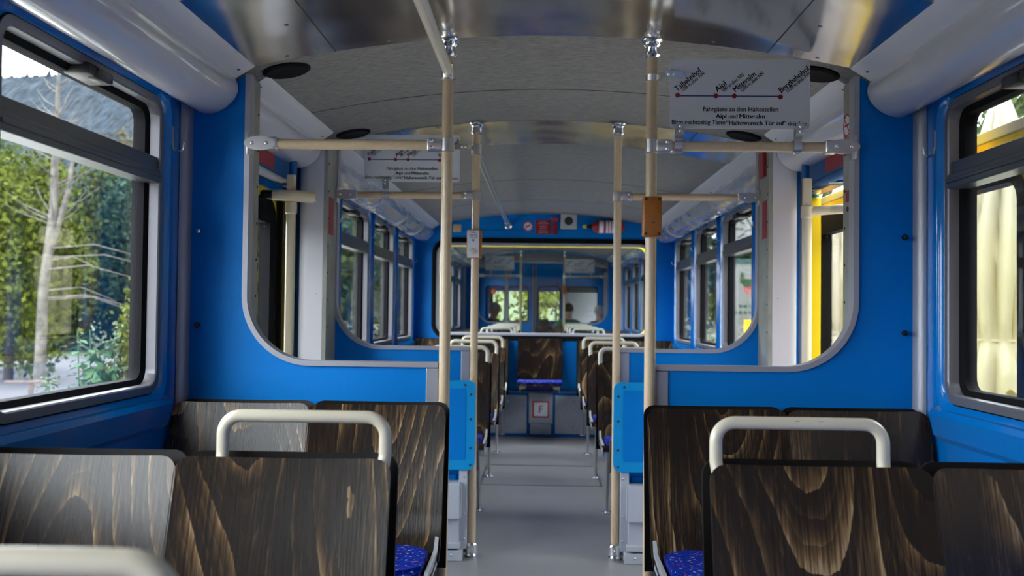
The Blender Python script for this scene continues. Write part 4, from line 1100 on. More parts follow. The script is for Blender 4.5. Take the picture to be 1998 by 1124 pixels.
# ------------------------------------------------------------------ doorway: columns, handrails, headers, doors
for s in (-1, 1):
    t = thing('door_pocket', 'white boxed pillar beside the door, %s side' % SIDE[s], 'pillar', (s * 1.14, 4.68, 0.0), 'white pillars beside the doors')
    ox = t.location.x
    bm = BM(); x0, x1 = s * 1.062 - ox, s * 1.185 - ox
    a, b = min(x0, x1), max(x0, x1)
    n0 = rrect(a, b, -0.08, 0.075, 0.0, 1)
    pts = []
    if s < 0: pts = [(b, -0.08), (b, 0.075), (a, 0.075)] + [(a + 0.05 - 0.05 * math.cos(u), -0.03 - 0.05 * math.sin(u)) for u in [PI / 2 * k / 6 for k in range(7)]]
    else: pts = [(a, 0.075), (a, -0.08)] + [(b - 0.05 + 0.05 * math.sin(u), -0.03 - 0.05 * math.cos(u)) for u in [PI / 2 * k / 6 for k in range(7)]] + [(b, 0.075)]
    prism(bm, pts, 'Z', 0.0, 2.015); obj('casing', bm, M['white'], t, 30)
    bm = BM(); bolt(bm, (s * 1.09 - ox, -0.08, 1.28), '-Y', 0.004, 0.003); obj('screw', bm, M['steel'], t)
    # door handrail
    t = thing('door_handrail', 'cream upright handrail beside the %s' % ('closed door, with a T-shaped top' if s < 0 else 'open door, with a bent side arm'), 'handrail', (s * 1.135, 4.28, 0.0), 'cream handrails beside the doors')
    bm = BM(); tube(bm, [(0, 0, 0.0), (0, 0, 1.66)], 0.021, 16); obj('shaft', bm, M['cream_warm'], t, 40)
    bm = BM(); box(bm, -0.018, 0.018, -0.014, 0.014, 1.66, 1.80, 0.004); obj('top_block', bm, M['cream_warm'], t)
    bm = BM(); lathe(bm, [(0.0215, 1.625), (0.026, 1.63), (0.026, 1.675), (0.0215, 1.68)], (0, 0, 0), 'Z', 18); obj('collar', bm, M['cream_warm'], t, 30)
    if s < 0:
        bm = BM(); tube(bm, [(-0.075, -0.02, 1.708), (0.10, -0.02, 1.70), (0.115, -0.02, 1.70)], 0.025, 18, True, [0.024, 0.027, 0.018]); obj('cross_arm', bm, M['cream_warm'], t, 40)
        bm = BM(); tube(bm, [(-0.13, -0.02, 1.71), (-0.122, -0.02, 1.71), (-0.075, -0.02, 1.708)], 0.02, 16, True, [0.014, 0.021, 0.021]); obj('black_grip', bm, M['black'], t, 40)
    else:
        bm = BM(); tube(bm, fillet([(0, 0, 1.655), (0.10, -0.02, 1.662), (0.15, -0.06, 1.662)], 0.06, 5), 0.02, 16); obj('side_arm', bm, M['cream_warm'], t, 40)
    # header box with red sticker
    t = thing('door_header', 'blue door drive box with red sticker above the %s door' % ('closed' if s < 0 else 'open'), 'door drive', (s * 1.235, 4.0, 1.87), 'blue boxes above the doors')
    ox = t.location.x
    bm = BM(); prism(bm, [(s * 1.205 - ox, 0.06), (s * 1.205 - ox, -0.06), (s * 1.225 - ox, -0.085), (s * 1.268 - ox, -0.085), (s * 1.268 - ox, 0.06)], 'Y', -0.56, 0.56); obj('cover', bm, M['blue_box'], t)
    bm = BM(); box(bm, s * 1.2035 - ox, s * 1.205 - ox, -0.30, 0.25, -0.052, 0.05); obj('red_sticker', bm, M['red'], t)
    bm = BM(); tube(bm, [(s * 1.20 - ox, -0.45, -0.088), (s * 1.20 - ox, 0.5, -0.088)], 0.018, 14); obj('pipe', bm, M['grey_metal'] if s < 0 else M['blue_box'], t, 40)
    bm = BM(); tube(bm, [(s * 1.165 - ox, 0.42, -0.065), (s * 1.165 - ox, 0.42, 0.03)], 0.017, 14); obj('valve', bm, M['blue_box'], t, 40)
    bm = BM(); tube(bm, fillet([(s * 1.165 - ox, 0.42, -0.06), (s * 1.17 - ox, 0.40, -0.10), (s * 1.20 - ox, 0.30, -0.105), (s * 1.21 - ox, 0.10, -0.09)], 0.03, 3), 0.008, 8); obj('cable', bm, M['black'], t, 40)

def door_leaf(parent, sgn, x, y0, y1, z0, z1, hole, th=0.035, rub=0.05):
    hy0, hy1, hz0, hz1 = hole
    xo = x + sgn * th
    bm = BM()
    L = [(rrect(y0, y1, z0, z1, 0.01, 6), x), (rrect(hy0, hy1, hz0, hz1, 0.10, 6), x), (rrect(hy0, hy1, hz0, hz1, 0.10, 6), xo), (rrect(y0, y1, z0, z1, 0.01, 6), xo)]
    loft(bm, L, 'X', True); lf = obj('leaf', bm, M['yellow'], parent)
    bm = BM()
    loft(bm, [(rrect(hy0 - k, hy1 + k, hz0 - k, hz1 + k, 0.09 + k, 6), xx) for k, xx in ((0.012, x - sgn * 0.008), (-rub, x - sgn * 0.010), (-rub, xo + sgn * 0.008), (0.012, xo + sgn * 0.008))], 'X', True)
    obj('window_seal', bm, M['rubber'], lf, 40)
    bm = BM(); prism(bm, rrect(hy0 + rub - 0.01, hy1 - rub + 0.01, hz0 + rub - 0.01, hz1 - rub + 0.01, 0.06, 6), 'X', x + sgn * 0.014, x + sgn * 0.019); obj('pane', bm, M['glass'], lf)
    return lf
d1 = S('door_1')
door_leaf(d1, -1, -1.29, 3.46, 4.13, 0.02, 1.76, (3.56, 4.05, 0.35, 1.70))
door_leaf(d1, -1, -1.29, 4.15, 4.83, 0.02, 1.76, (4.14 + 0.04, 4.57, 0.35, 1.70), rub=0.10)
bm = BM(); box(bm, -1.27, -1.325, 4.125, 4.155, 0.02, 1.76, 0.008); obj('rubber_edge', bm, M['rubber'], d1)
bm = BM(); box(bm, -1.262, -1.285, 4.60, 4.625, 0.02, 1.76, 0.004); obj('rubber_strip', bm, M['rubber'], d1)
d2 = S('door_2')
door_leaf(d2, 1, 1.40, 2.872, 3.60, 0.0, 1.765, (2.905, 3.53, 0.35, 1.645), rub=0.030)
bm = BM(); box(bm, 1.39, 1.445, 2.78, 2.872, 0.0, 1.75, 0.008); obj('edge_seal', bm, M['alu_dark'], d2)
door_leaf(d2, 1, 1.40, 4.38, 5.34, 0.0, 1.765, (4.48, 5.04, 0.35, 1.70), rub=0.09)
for a, b in ((2.78, 3.62), (4.36, 5.36)):
    bm = BM(); box(bm, 1.395, 1.445, a, b, 1.762, 1.80, 0.004); obj('top_rail', bm, M['alu'], d2)
bm = BM(); box(bm, 1.38, 1.40, 3.22, 3.40, 1.69, 1.765, 0.01); obj('roller_block', bm, M['grey_metal'], d2)
bm = BM(); tube(bm, [(1.20, 4.15, 1.765), (1.40, 3.62, 1.70)], 0.012, 10); obj('door_arm', bm, M['steel'], d2, 40)
bm = BM(); tube(bm, fillet([(1.36, 3.95, 1.78), (1.36, 3.80, 1.70), (1.38, 3.70, 1.62), (1.40, 3.60, 1.60)], 0.05, 4), 0.03, 12); obj('drive_arm', bm, M['yellow'], d2, 40)
bm = BM(); box(bm, 1.26, 1.345, 4.80, 4.84, 0.0, 1.78, 0.006); obj('jamb', bm, M['yellow'], d2)

# ------------------------------------------------------------------ coat hooks beside the windows
def coat_hook(sgn, y, z, label):
    t = thing('coat_hook', label, 'hook', (sgn * 1.268, y, z), 'coat hooks between the windows')
    k = -sgn
    bm = BM(); box(bm, 0, k * 0.004, -0.008, 0.008, -0.015, 0.05, 0.002); obj('plate', bm, M['alu'], t)
    bm = BM(); tube(bm, fillet([(k * 0.004, 0, -0.005), (k * 0.006, 0, -0.035), (k * 0.036, 0, -0.035), (k * 0.04, 0, -0.005)], 0.014, 4), 0.0035, 8); obj('hook', bm, M['steel'], t, 40)
for s in (-1, 1):
    coat_hook(s, 3.225, 1.765, 'metal coat hook in the corner by the front screen, %s side' % SIDE[s])
    for k, y in enumerate((5.815, 7.0, 8.185)):
        coat_hook(s, y, 1.76, 'small coat hook on the %s window pillar of the far section, %s side' % (('first', 'second', 'third')[k], SIDE[s]))
    coat_hook(s, 9.38, 1.70, 'small coat hook in the corner by the end wall, %s side' % SIDE[s])

# ------------------------------------------------------------------ inside the second carriage
for s in (-1, 1):
    t = draught_screen(s, 15.7, 1, 'blue draught screen of the second carriage, %s side' % SIDE[s])
    t['group'] = 'draught screens of the second carriage'
    grab_pole(s, 15.7, 'beige pole in the second carriage, %s side' % SIDE[s], 'poles of the second carriage')
    grab_bar(s, 15.7, 'beige bar under a route sign in the second carriage, %s side' % SIDE[s], 'bars of the second carriage')
t = route_sign(-0.93, -0.46, 15.7 - 0.045, 1.86, 2.09, 'faint route sign seen through the end window, forest side', 1, (-0.84, -0.52), -0.35); t['group'] = 'route signs of the second carriage'
t = route_sign(0.36, 0.83, 15.7 - 0.045, 1.83, 2.05, 'faint route sign seen through the end window, parasol side', 1, (0.44, 0.78), 0.35); t['group'] = 'route signs of the second carriage'
bb = thing('button_box', 'small orange-brown box on a pole of the second carriage', 'switch box', (0.35, 15.7, 1.56))
bm = BM(); box(bm, -0.035, 0.035, -0.06, -0.005, -0.07, 0.07, 0.006); obj('housing', bm, M['orange'], bb)
po = thing('notice_poster', 'large white notice on the cab bulkhead of the second carriage', 'poster', (0.735, 18.55, 1.39))
bm = BM(); box(bm, -0.31, 0.31, -0.004, 0.004, -0.40, 0.27); obj('sheet', bm, M['paper'], po)
bm = BM(); box(bm, -0.31, 0.31, -0.005, -0.004, 0.18, 0.27); obj('picture_band', bm, M['teal'], po)
bm = BM(); random.seed(5)
for k in range(12):
    z = 0.12 - 0.035 * k; wd = random.uniform(0.12, 0.24)
    x = -wd
    while x < wd:
        l_ = random.uniform(0.02, 0.05); box(bm, x, min(wd, x + l_), -0.005, -0.004, z - 0.004, z + 0.004); x += l_ + 0.012
obj('small_print', bm, M['grey_metal'], po)
ex = thing('cab_console', 'dark console below the cab window of the second carriage', 'console', (0.13, 18.5, 0.0))
bm = BM(); box(bm, -0.19, 0.0, -0.09, 0.08, 0.0, 1.06, 0.03, 3); obj('body', bm, M['black'], ex)
cb_ = thing('cable_loop', 'thin black cable hanging in front of the cab window', 'cable', (0.29, 18.56, 1.66))
bm = BM(); tube(bm, fillet([(0, 0, 0.1), (0.0, 0, -0.35), (-0.06, 0, -0.44), (-0.14, 0, -0.46)], 0.08, 5), 0.008, 8); obj('cable', bm, M['black'], cb_, 40)
ra = thing('folding_seat', 'dark folding seat of the second carriage above the middle end seat', 'seat', (0.11, 15.62, 0.0))
bm = BM(); shell(bm, 0.44, dense((0.0, 0.98), (-0.02, 0.5), 8), 0.012, 0.02, 0.006); obj('backrest', bm, M['wood'], ra, 30, [M['wood'], M['wood_edge']])
bm = BM(); box(bm, -0.2, 0.2, -0.03, 0.02, 0.0, 0.52); obj('base', bm, M['blue_deep'], ra)

t = thing('door_pocket', 'pale boxed pillar in the second carriage beside the notice', 'pillar', (1.14, 16.9, 0.0))
bm = BM(); box(bm, -0.078, 0.075, -0.08, 0.075, 0.0, 1.9, 0.02); obj('casing', bm, M['white'], t, 40)

# people
def skin_mesh(nodes, edges, name, m, parent, root=0, sub=1):
    me = bpy.data.meshes.new(name)
    me.from_pydata([n[0] for n in nodes], edges, [])
    o = bpy.data.objects.new(name, me); COL.objects.link(o)
    sk = o.modifiers.new('skin', 'SKIN')
    for i, n in enumerate(nodes):
        v = me.skin_vertices[0].data[i]
        r = n[1]; v.radius = r if isinstance(r, tuple) else (r, r); v.use_root = (i == root)
    sb = o.modifiers.new('sub', 'SUBSURF'); sb.levels = sub; sb.render_levels = sub
    bpy.context.view_layer.update()
    ev = bpy.data.meshes.new_from_object(o.evaluated_get(bpy.context.evaluated_depsgraph_get()))
    bpy.data.objects.remove(o)
    ev.materials.clear(); ev.materials.append(m); ev.shade_smooth()
    return ev
def person(loc, rz, label, hair, top, arm_l, arm_r, lean=0.0, nod=0.0):
    """seated figure; local -Y is where it faces; arms: elbow, wrist points in local coordinates"""
    t = thing('person', label, 'person', loc, rz=rz)
    y = -lean
    N = [((0, 0, 0.53), (0.13, 0.10)), ((0, y * 0.4, 0.70), (0.135, 0.10)), ((0, y * 0.8, 0.90), (0.15, 0.105)), ((0, y, 1.03), (0.09, 0.07)), ((0, y - 0.01, 1.09), (0.052, 0.055)),
         ((0, y - 0.03 - nod * 0.3, 1.17), (0.065, 0.08)), ((0, y - 0.03 - nod, 1.245), (0.078, 0.098)), ((0, y - 0.015 - nod, 1.31), (0.055, 0.07))]
    E = [(i, i + 1) for i in range(7)]
    def limb(s, elbow, wrist):
        b = len(N)
        N.extend([((s * 0.19, y, 0.985), 0.058), (elbow, 0.042), (wrist, 0.028), ((wrist[0] + (wrist[0] - elbow[0]) * 0.3, wrist[1] + (wrist[1] - elbow[1]) * 0.3, wrist[2] + (wrist[2] - elbow[2]) * 0.3 - 0.005), (0.038, 0.018))])
        E.extend([(3, b), (b, b + 1), (b + 1, b + 2), (b + 2, b + 3)])
    limb(-1, *arm_l); limb(1, *arm_r)
    for s in (-1, 1):
        b = len(N); N.extend([((s * 0.10, -0.03, 0.52), 0.085), ((s * 0.12, -0.42, 0.50), 0.062), ((s * 0.12, -0.40, 0.10), 0.042), ((s * 0.12, -0.52, 0.04), (0.04, 0.03))])
        E.extend([(0, b), (b, b + 1), (b + 1, b + 2), (b + 2, b + 3)])
    ev = skin_mesh(N, E, 'body', M['skin'], t, sub=2)
    bm = BM(); bm.from_mesh(ev)
    hy = y - 0.03 - nod
    ellipsoid(bm, (0, hy - 0.102, 1.225), (0.014, 0.022, 0.022), 8, 6)            # nose
    for s in (-1, 1): ellipsoid(bm, (s * 0.08, hy + 0.01, 1.235), (0.012, 0.022, 0.034), 8, 6)   # ears
    for s, (el, wr) in ((-1, arm_l), (1, arm_r)):                                  # fingers
        d = (Vector(wr) - Vector(el)).normalized(); side = d.cross(Vector((0, 0, 1))).normalized()
        p = Vector(wr) + d * 0.085
        for k, ln in ((-1.5, 0.06), (-0.5, 0.075), (0.5, 0.07), (1.5, 0.055)):
            q = p + side * (0.016 * k); tube(bm, [q, q + d * ln * 0.5, q + d * ln * 0.9 + Vector((0, 0, -0.02))], 0.0085, 6)
        q = Vector(wr) + d * 0.03 + side * (0.03 * s); tube(bm, [q, q + d * 0.03 + side * (0.02 * s), q + d * 0.06 + side * (0.022 * s)], 0.0095, 6)
    body = obj('body', bm, M['skin'], t, 60)
    bm = BM()                                                                       # eyes and mouth
    for s in (-1, 1): ellipsoid(bm, (s * 0.032, hy - 0.088, 1.25), (0.010, 0.008, 0.006), 8, 5)
    box(bm, -0.024, 0.024, hy - 0.096, hy - 0.086, 1.184, 1.190)
    obj('face_features', bm, M['jacket'], body)
    bm = BM(); ellipsoid(bm, (0, hy + 0.022, 1.275), (0.088, 0.098, 0.085), 16, 10)
    bmesh.ops.delete(bm, geom=[v for v in bm.verts if v.co.z < 1.20 + 0.5 * max(0, -(v.co.y - hy) + 0.0) * 1.0], context='VERTS')
    obj('hair', bm, M[hair], t, 60)
    # garment: thicker sleeve and torso
    N2 = [((0, 0.0, 0.54), (0.145, 0.115)), ((0, y * 0.4, 0.70), (0.15, 0.118)), ((0, y * 0.8, 0.90), (0.168, 0.122)), ((0, y, 1.03), (0.105, 0.085)), ((0, y - 0.005, 1.065), (0.062, 0.064))]
    E2 = [(i, i + 1) for i in range(4)]
    for s, (el, wr) in ((-1, arm_l), (1, arm_r)):
        b = len(N2); N2.extend([((s * 0.19, y, 0.985), 0.072), (el, 0.056), (tuple(Vector(el).lerp(Vector(wr), 0.75)), 0.044)])
        E2.extend([(3, b), (b, b + 1), (b + 1, b + 2)])
    ev = skin_mesh(N2, E2, 'shirt', M[top], t, sub=2)
    o = bpy.data.objects.new('shirt', ev); COL.objects.link(o); o.parent = t
    N3 = [((0, 0.0, 0.54), (0.15, 0.12))]; E3 = []
    for s in (-1, 1):
        b = len(N3); N3.extend([((s * 0.10, -0.03, 0.525), 0.098), ((s * 0.12, -0.42, 0.505), 0.076), ((s * 0.12, -0.40, 0.14), 0.055)])
        E3.extend([(0, b), (b, b + 1), (b + 1, b + 2)])
    ev = skin_mesh(N3, E3, 'trousers', M['trousers'], t, sub=2)
    o = bpy.data.objects.new('trousers', ev); COL.objects.link(o); o.parent = t
    return t
P1 = person((-0.93, 16.95, 0.0), PI / 2 - 0.5, 'grey-haired person in dark jacket leaning an arm on the rail, second carriage', 'hair_grey', 'jacket',
            ((-0.25, -0.12, 0.80), (-0.12, -0.34, 0.74)), ((0.24, -0.16, 0.90), (0.20, -0.42, 1.02)), 0.08, 0.03)
P2 = person((0.46, 17.0, 0.0), PI, 'person with dark hair in a green shirt, seen from behind in the second carriage', 'hair_dark', 'shirt_green',
            ((-0.22, -0.08, 0.78), (-0.12, -0.32, 0.72)), ((0.22, -0.08, 0.78), (0.12, -0.32, 0.72)))
P3 = person((0.995, 17.05, -0.03), PI, 'grey-haired person in dark clothes seen from behind beside the white column, second carriage', 'hair_grey', 'jacket',
            ((-0.19, -0.08, 0.78), (-0.12, -0.32, 0.72)), ((0.19, -0.08, 0.78), (0.12, -0.32, 0.72)))
def bench(x, label, sx=0.22):
    t = thing('bench_seat', label, 'seat', (x, 16.98, 0), 'benches in the second carriage cab end')
    bm = BM(); box(bm, -sx, sx, -0.2, 0.22, 0.33, 0.385, 0.01); obj('seat_pan', bm, M['wood'], t)
    bm = BM(); box(bm, -sx + 0.03, sx - 0.03, -0.1, 0.1, 0.0, 0.33); obj('base', bm, M['blue_deep'], t)
bench(-0.93, 'dark bench under the person with the dark jacket')
bench(0.46, 'dark bench under the person in the green shirt')
bench(0.99, 'dark bench under the grey-haired person seen from behind')
jk = thing('hanging_jacket', 'dark jacket with an orange hood hanging by the cab window', 'jacket', (-0.99, 18.5, 1.45))
bm = BM(); tube(bm, [(0, 0, 0.24), (0, -0.01, 0.15), (0.0, -0.02, -0.05), (0.02, -0.02, -0.3)], 0.1, 12, True, [0.03, 0.085, 0.10, 0.11], squash=0.6); obj('cloth', bm, M['jacket'], jk, 60)
bm = BM(); ellipsoid(bm, (0.06, -0.06, 0.12), (0.055, 0.04, 0.05)); obj('hood', bm, M['orange_cloth'], jk, 60)
bm = BM(); box(bm, -0.015, 0.015, 0.0, 0.11, 0.20, 0.25); obj('hook', bm, M['steel'], jk)

# ------------------------------------------------------------------ outside
bm = BM(); box(bm, -400, -1.5, -150, 900, -1.3, -0.9)
g = struct(obj('ground', bm, M['grass']))
bm = BM(); box(bm, 1.9, 300, -150, 900, -1.3, -0.35); box(bm, -1.5, 1.9, -150, 900, -1.4, -1.1)
struct(obj('ground', bm, M['grass']))
bm = BM(); box(bm, -9.5, -1.36, -20, 26, -0.95, -0.86); struct(obj('added_bounce_strip', bm, M['bounce_ground']))  # unseen pale ground, added to throw daylight up to the ceiling
bm = BM(); box(bm, 1.55, 7.0, -20, 30, -0.40, -0.345); struct(obj('added_bounce_platform', bm, M['bounce_ground']))  # second added bounce surface, terrace side, out of view
bm = BM(); box(bm, -7.0, 3.2, -9.6, -9.0, -1.0, 5.2); struct(obj('wall_sky_blocker', bm, M['plank']))  # unseen wall, added to keep sky reflections out of the end windows
# the road on the forest side, and its far verge
bm = BM(); prism(bm, [(-9.0, -30), (-4.2, 120), (-12, 120), (-17.5, 45), (-19.1, 40.7), (-20.5, 37), (-24, 20), (-28, -30)], 'Z', -0.95, -0.88)
struct(obj('road', bm, M['road']))

def foliage(bm, c, r, n, size, shape='ball'):
    """scatter of small leaf quads over clumps inside an ellipsoid"""
    clumps = []
    for _ in range(max(6, n // 160)):
        while True:
            p = Vector((random.uniform(-1, 1), random.uniform(-1, 1), random.uniform(-1, 1)))
            if p.length < 1: break
        if shape == 'cone':
            z = random.random() ** 1.4; a = random.uniform(0, 2 * PI); rad = (1 - z) * random.uniform(0.5, 1)
            p = Vector((rad * math.cos(a), rad * math.sin(a), z * 2 - 1))
        else:
            p = p.normalized() * (p.length ** 0.45)
        clumps.append(p)
    for i in range(n):
        cp = random.choice(clumps)
        k = 0.30 if shape == 'ball' else 0.22
        p = cp + Vector((random.gauss(0, k * 0.6), random.gauss(0, k * 0.6), random.gauss(0, k * 0.5)))
        q = Vector((c[0] + p.x * r[0], c[1] + p.y * r[1], c[2] + p.z * r[2]))
        s = size * random.uniform(0.6, 1.4)
        a = Vector((random.gauss(0, 1), random.gauss(0, 1), random.gauss(0, 0.6))).normalized()
        b = a.orthogonal().normalized(); b = (Matrix.Rotation(random.uniform(0, 2 * PI), 3, a) @ b)
        d = a.cross(b)
        bm.faces.new([bm.verts.new(q + b * s), bm.verts.new(q + d * s * 0.6), bm.verts.new(q - b * s), bm.verts.new(q - d * s * 0.6)])
def tree(x, y, h, wid, m, label, n=2600, size=None, z0=-0.9, shape='ball', trunk='bark', low=0.15, nm='tree', grp='trees outside the windows', cat='tree'):
    t = thing(nm, label, cat, (x, y, z0), grp)
    size = size or max(0.08, wid * 0.075)
    bm = BM()
    zc = h * (low + (1 - low) / 2); foliage(bm, (0, 0, zc), (wid, wid, h * (1 - low) / 2), n, size, shape)
    me = bpy.data.meshes.new('crown'); bm.to_mesh(me); bm.free(); me.materials.append(M[m])
    o = bpy.data.objects.new('crown', me); COL.objects.link(o); o.parent = t
    bm = BM(); tube(bm, [(0, 0, 0), (wid * 0.03, 0, h * 0.4), (0, 0, h * 0.85)], 0.1, 8, True, [h * 0.022, h * 0.016, h * 0.005]); obj('trunk', bm, M[trunk], t, 50)
    return t
random.seed(21)
TL = [  # x, y, height, half width, leaves, colour words
    (-14.7, 26.5, 6.3, 1.6, 'leaf_yellow', 'yellow-green bushy tree beside the road, before the birch'),
    (-17.5, 30.5, 6.2, 2.3, 'leaf_mid', 'mid-green tree behind the yellow-green tree by the road'),
    (-19.6, 48.0, 8.6, 2.6, 'leaf_blue', 'blue-green tree beyond the road near the window edge'),
    (-22.3, 45.5, 7.4, 2.5, 'leaf_dark', 'dark green tree beyond the road'),
    (-24.5, 43.0, 8.6, 2.8, 'leaf_mid', 'broad green tree at the far outer side of the road'),
    (-20.5, 52.0, 9.8, 3.0, 'leaf_blue', 'tall blue-green tree in the second line of the forest'),
    (-26.5, 56.0, 10.5, 3.2, 'leaf_mid', 'tall green tree in the second line of the forest'),
    (-32.5, 57.0, 10.8, 3.4, 'leaf_yellow', 'tall light tree in the second line of the forest'),
    (-39.0, 68.0, 13.0, 4.0, 'leaf_mid', 'very tall tree at the back of the forest'),
    (-30.0, 71.0, 14.5, 3.6, 'leaf_autumn', 'ochre autumn tree at the back of the forest'),
    (-8.5, 30.0, 7.5, 2.2, 'leaf_yellow', 'yellow-green tree seen through the first far window'),
    (-9.8, 42.0, 9.5, 3.2, 'leaf_mid', 'green tree seen through the second far window'),
    (-9.5, 58.0, 10.5, 3.6, 'leaf_mid', 'green tree at the end of the road, third far window'),
    (-12.6, 62.0, 13.0, 4.4, 'leaf_yellow', 'light green tree at the end of the road, behind others'),
    (-5.1, 16.6, 4.6, 1.1, 'leaf_yellow', 'yellow-green bush outside the closed door'),
    (-5.5, 22.5, 4.5, 1.3, 'leaf_mid', 'small green tree close to the track, seen through the first far window'),
]
for x, y, h, wd, m_, lab in TL:
    tree(x, y, h, wd, m_, lab, n=11000 if y < 45 else 7000, size=0.085 if y < 45 else 0.15, low=0.04)
# birch with bare twigs
t = thing('birch_tree', 'pale birch trunk with bare twigs before the forest', 'tree', (-13.15, 25.2, -0.9), 'trees outside the windows')
bm = BM(); tube(bm, [(0, 0, 0), (0.05, 0, 2.5), (0.28, 0, 4.6), (0.30, 0, 6.4), (0.34, 0, 8.6)], 0.12, 10, True, [0.15, 0.13, 0.11, 0.08, 0.03])
tube(bm, [(0.15, 0.05, 3.4), (0.62, 0.1, 5.2), (0.75, 0.1, 6.4)], 0.08, 8, True, [0.10, 0.07, 0.04]); obj('trunk', bm, M['birch'], t, 60)
bm = BM(); random.seed(9)
for k in range(46):
    z = random.uniform(4.2, 8.3); a = random.uniform(0, 2 * PI); l_ = random.uniform(0.5, 1.5) * (1.2 - (z - 4.2) / 6)
    d = Vector((math.cos(a), math.sin(a) * 0.6, random.uniform(0.3, 1.0))).normalized()
    p = Vector((0.30, 0, z)); q = p + d * l_ * 0.6; e = p + d * l_ + Vector((0, 0, 0.15))
    tube(bm, [p, q, e], 0.015, 5, True, [0.018, 0.011, 0.004])
for k in range(8):
    z = random.uniform(2.2, 3.8); a = random.uniform(-0.6, 0.6); l_ = random.uniform(1.5, 3.2)
    p = Vector((0.1, 0, z)); tube(bm, [p, p + Vector((l_ * 0.5, a, 0.1)), p + Vector((l_, a * 1.5, -0.25))], 0.015, 5, True, [0.022, 0.014, 0.005])
obj('twigs', bm, M['birch'], t)
# tall leafy plant near the window
t = thing('tall_weed', 'tall leafy plant with pale green flower heads growing beside the track', 'plant', (-3.62, 8.05, -0.9))
bm = BM(); bl = BM(); bf = BM(); random.seed(31)
for k in range(17):
    x, y = random.uniform(-0.34, 0.42), random.uniform(-0.25, 0.25); h = random.uniform(1.15, 2.1)
    pts = [(x * 0.6, y * 0.6, 0), (x, y, h * 0.5), (x * 1.25, y * 1.1, h)]
    tube(bm, pts, 0.008, 6, True, [0.011, 0.008, 0.004])
    for j in range(80):
        f = 0.30 + 0.70 * j / 80; c = Vector(pts[0]).lerp(Vector(pts[1]), f * 2) if f < 0.5 else Vector(pts[1]).lerp(Vector(pts[2]), f * 2 - 1)
        a = random.uniform(0, 2 * PI); d = Vector((math.cos(a), math.sin(a), random.uniform(-0.4, 0.15))).normalized(); s = random.uniform(0.05, 0.10) * (1.25 - 0.6 * f)
        w_ = d.cross(Vector((0, 0, 1))).normalized()
        v = [c + d * s * 0.2, c + d * s * 0.9 + w_ * s * 0.5, c + d * s * 1.7 + Vector((0, 0, -0.3 * s)), c + d * s * 0.9 - w_ * s * 0.5]
        bl.faces.new([bl.verts.new(q) for q in v])
    if k % 3 == 0:
        for j in range(22):
            c = Vector(pts[2]) + Vector((random.gauss(0, 0.05), random.gauss(0, 0.05), random.uniform(-0.12, 0.02)))
            ellipsoid(bf, c, (0.012, 0.012, 0.009), 5, 4)
foliage(bl, (0.02, 0.0, 1.0), (0.36, 0.28, 0.62), 1500, 0.045)
obj('stems', bm, M['leaf_plant'], t)
obj('leaves', bl, M['leaf_plant'], t); obj('flower_heads', bf, M['leaf_head'], t)
t = tree(-3.42, 8.15, 2.45, 0.26, 'leaf_yellow', 'yellow-green shrub close outside the window beside the tall plant', n=2200, size=0.032, nm='shrub', grp='shrubs by the track', cat='shrub', low=0.1)
for (x, y, z, l_, rz, lab) in ((-10.4, 19.6, -0.35, 1.0, 0.25, 'pale wooden fence rail at the corner of the large window'), (-3.48, 7.5, 0.42, 0.24, 0.2, 'short pale plank end beside the tall plant')):
    t = thing('fence_rail', lab, 'plank', (x, y, z), rz=rz)
    bm = BM(); box(bm, -l_ / 2, l_ / 2, -0.05, 0.05, -0.025, 0.025, 0.005); obj('plank', bm, M['plank'], t)
    bm = BM(); box(bm, -0.045, 0.045, -0.03, 0.03, -0.9 - z, -0.025); obj('post', bm, M['plank'], t)
# wooded mountain beyond
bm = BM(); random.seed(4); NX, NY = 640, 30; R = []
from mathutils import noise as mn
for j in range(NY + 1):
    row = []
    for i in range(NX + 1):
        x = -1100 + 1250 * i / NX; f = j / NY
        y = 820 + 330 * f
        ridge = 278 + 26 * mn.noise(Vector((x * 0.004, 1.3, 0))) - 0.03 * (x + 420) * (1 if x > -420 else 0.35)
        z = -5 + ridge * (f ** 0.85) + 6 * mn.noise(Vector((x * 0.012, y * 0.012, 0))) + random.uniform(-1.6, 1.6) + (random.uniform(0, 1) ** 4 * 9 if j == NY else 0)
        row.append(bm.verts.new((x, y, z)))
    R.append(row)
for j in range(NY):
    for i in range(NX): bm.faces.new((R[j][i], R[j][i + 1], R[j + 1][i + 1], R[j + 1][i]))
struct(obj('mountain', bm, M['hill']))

# wooded slope rising beyond the terrace
bm = BM(); random.seed(14); NX, NY = 300, 16; R = []
for j in range(NY + 1):
    row = []
    for i in range(NX + 1):
        y = -60 + 900 * i / NX; f = j / NY; x = 24 + 75 * f + 0.06 * max(0, y)
        z = -0.6 + 50 * (f ** 0.9) + 3.5 * mn.noise(Vector((x * 0.08, y * 0.08, 5))) * (0.2 + f) + 2.2 * mn.noise(Vector((x * 0.4, y * 0.4, 2))) * (0.3 + f)
        row.append(bm.verts.new((x, y, z)))
    R.append(row)
for j in range(NY):
    for i in range(NX): bm.faces.new((R[j][i], R[j][i + 1], R[j + 1][i + 1], R[j + 1][i]))
struct(obj('wooded_slope_terrain', bm, M['leaf_dark']))

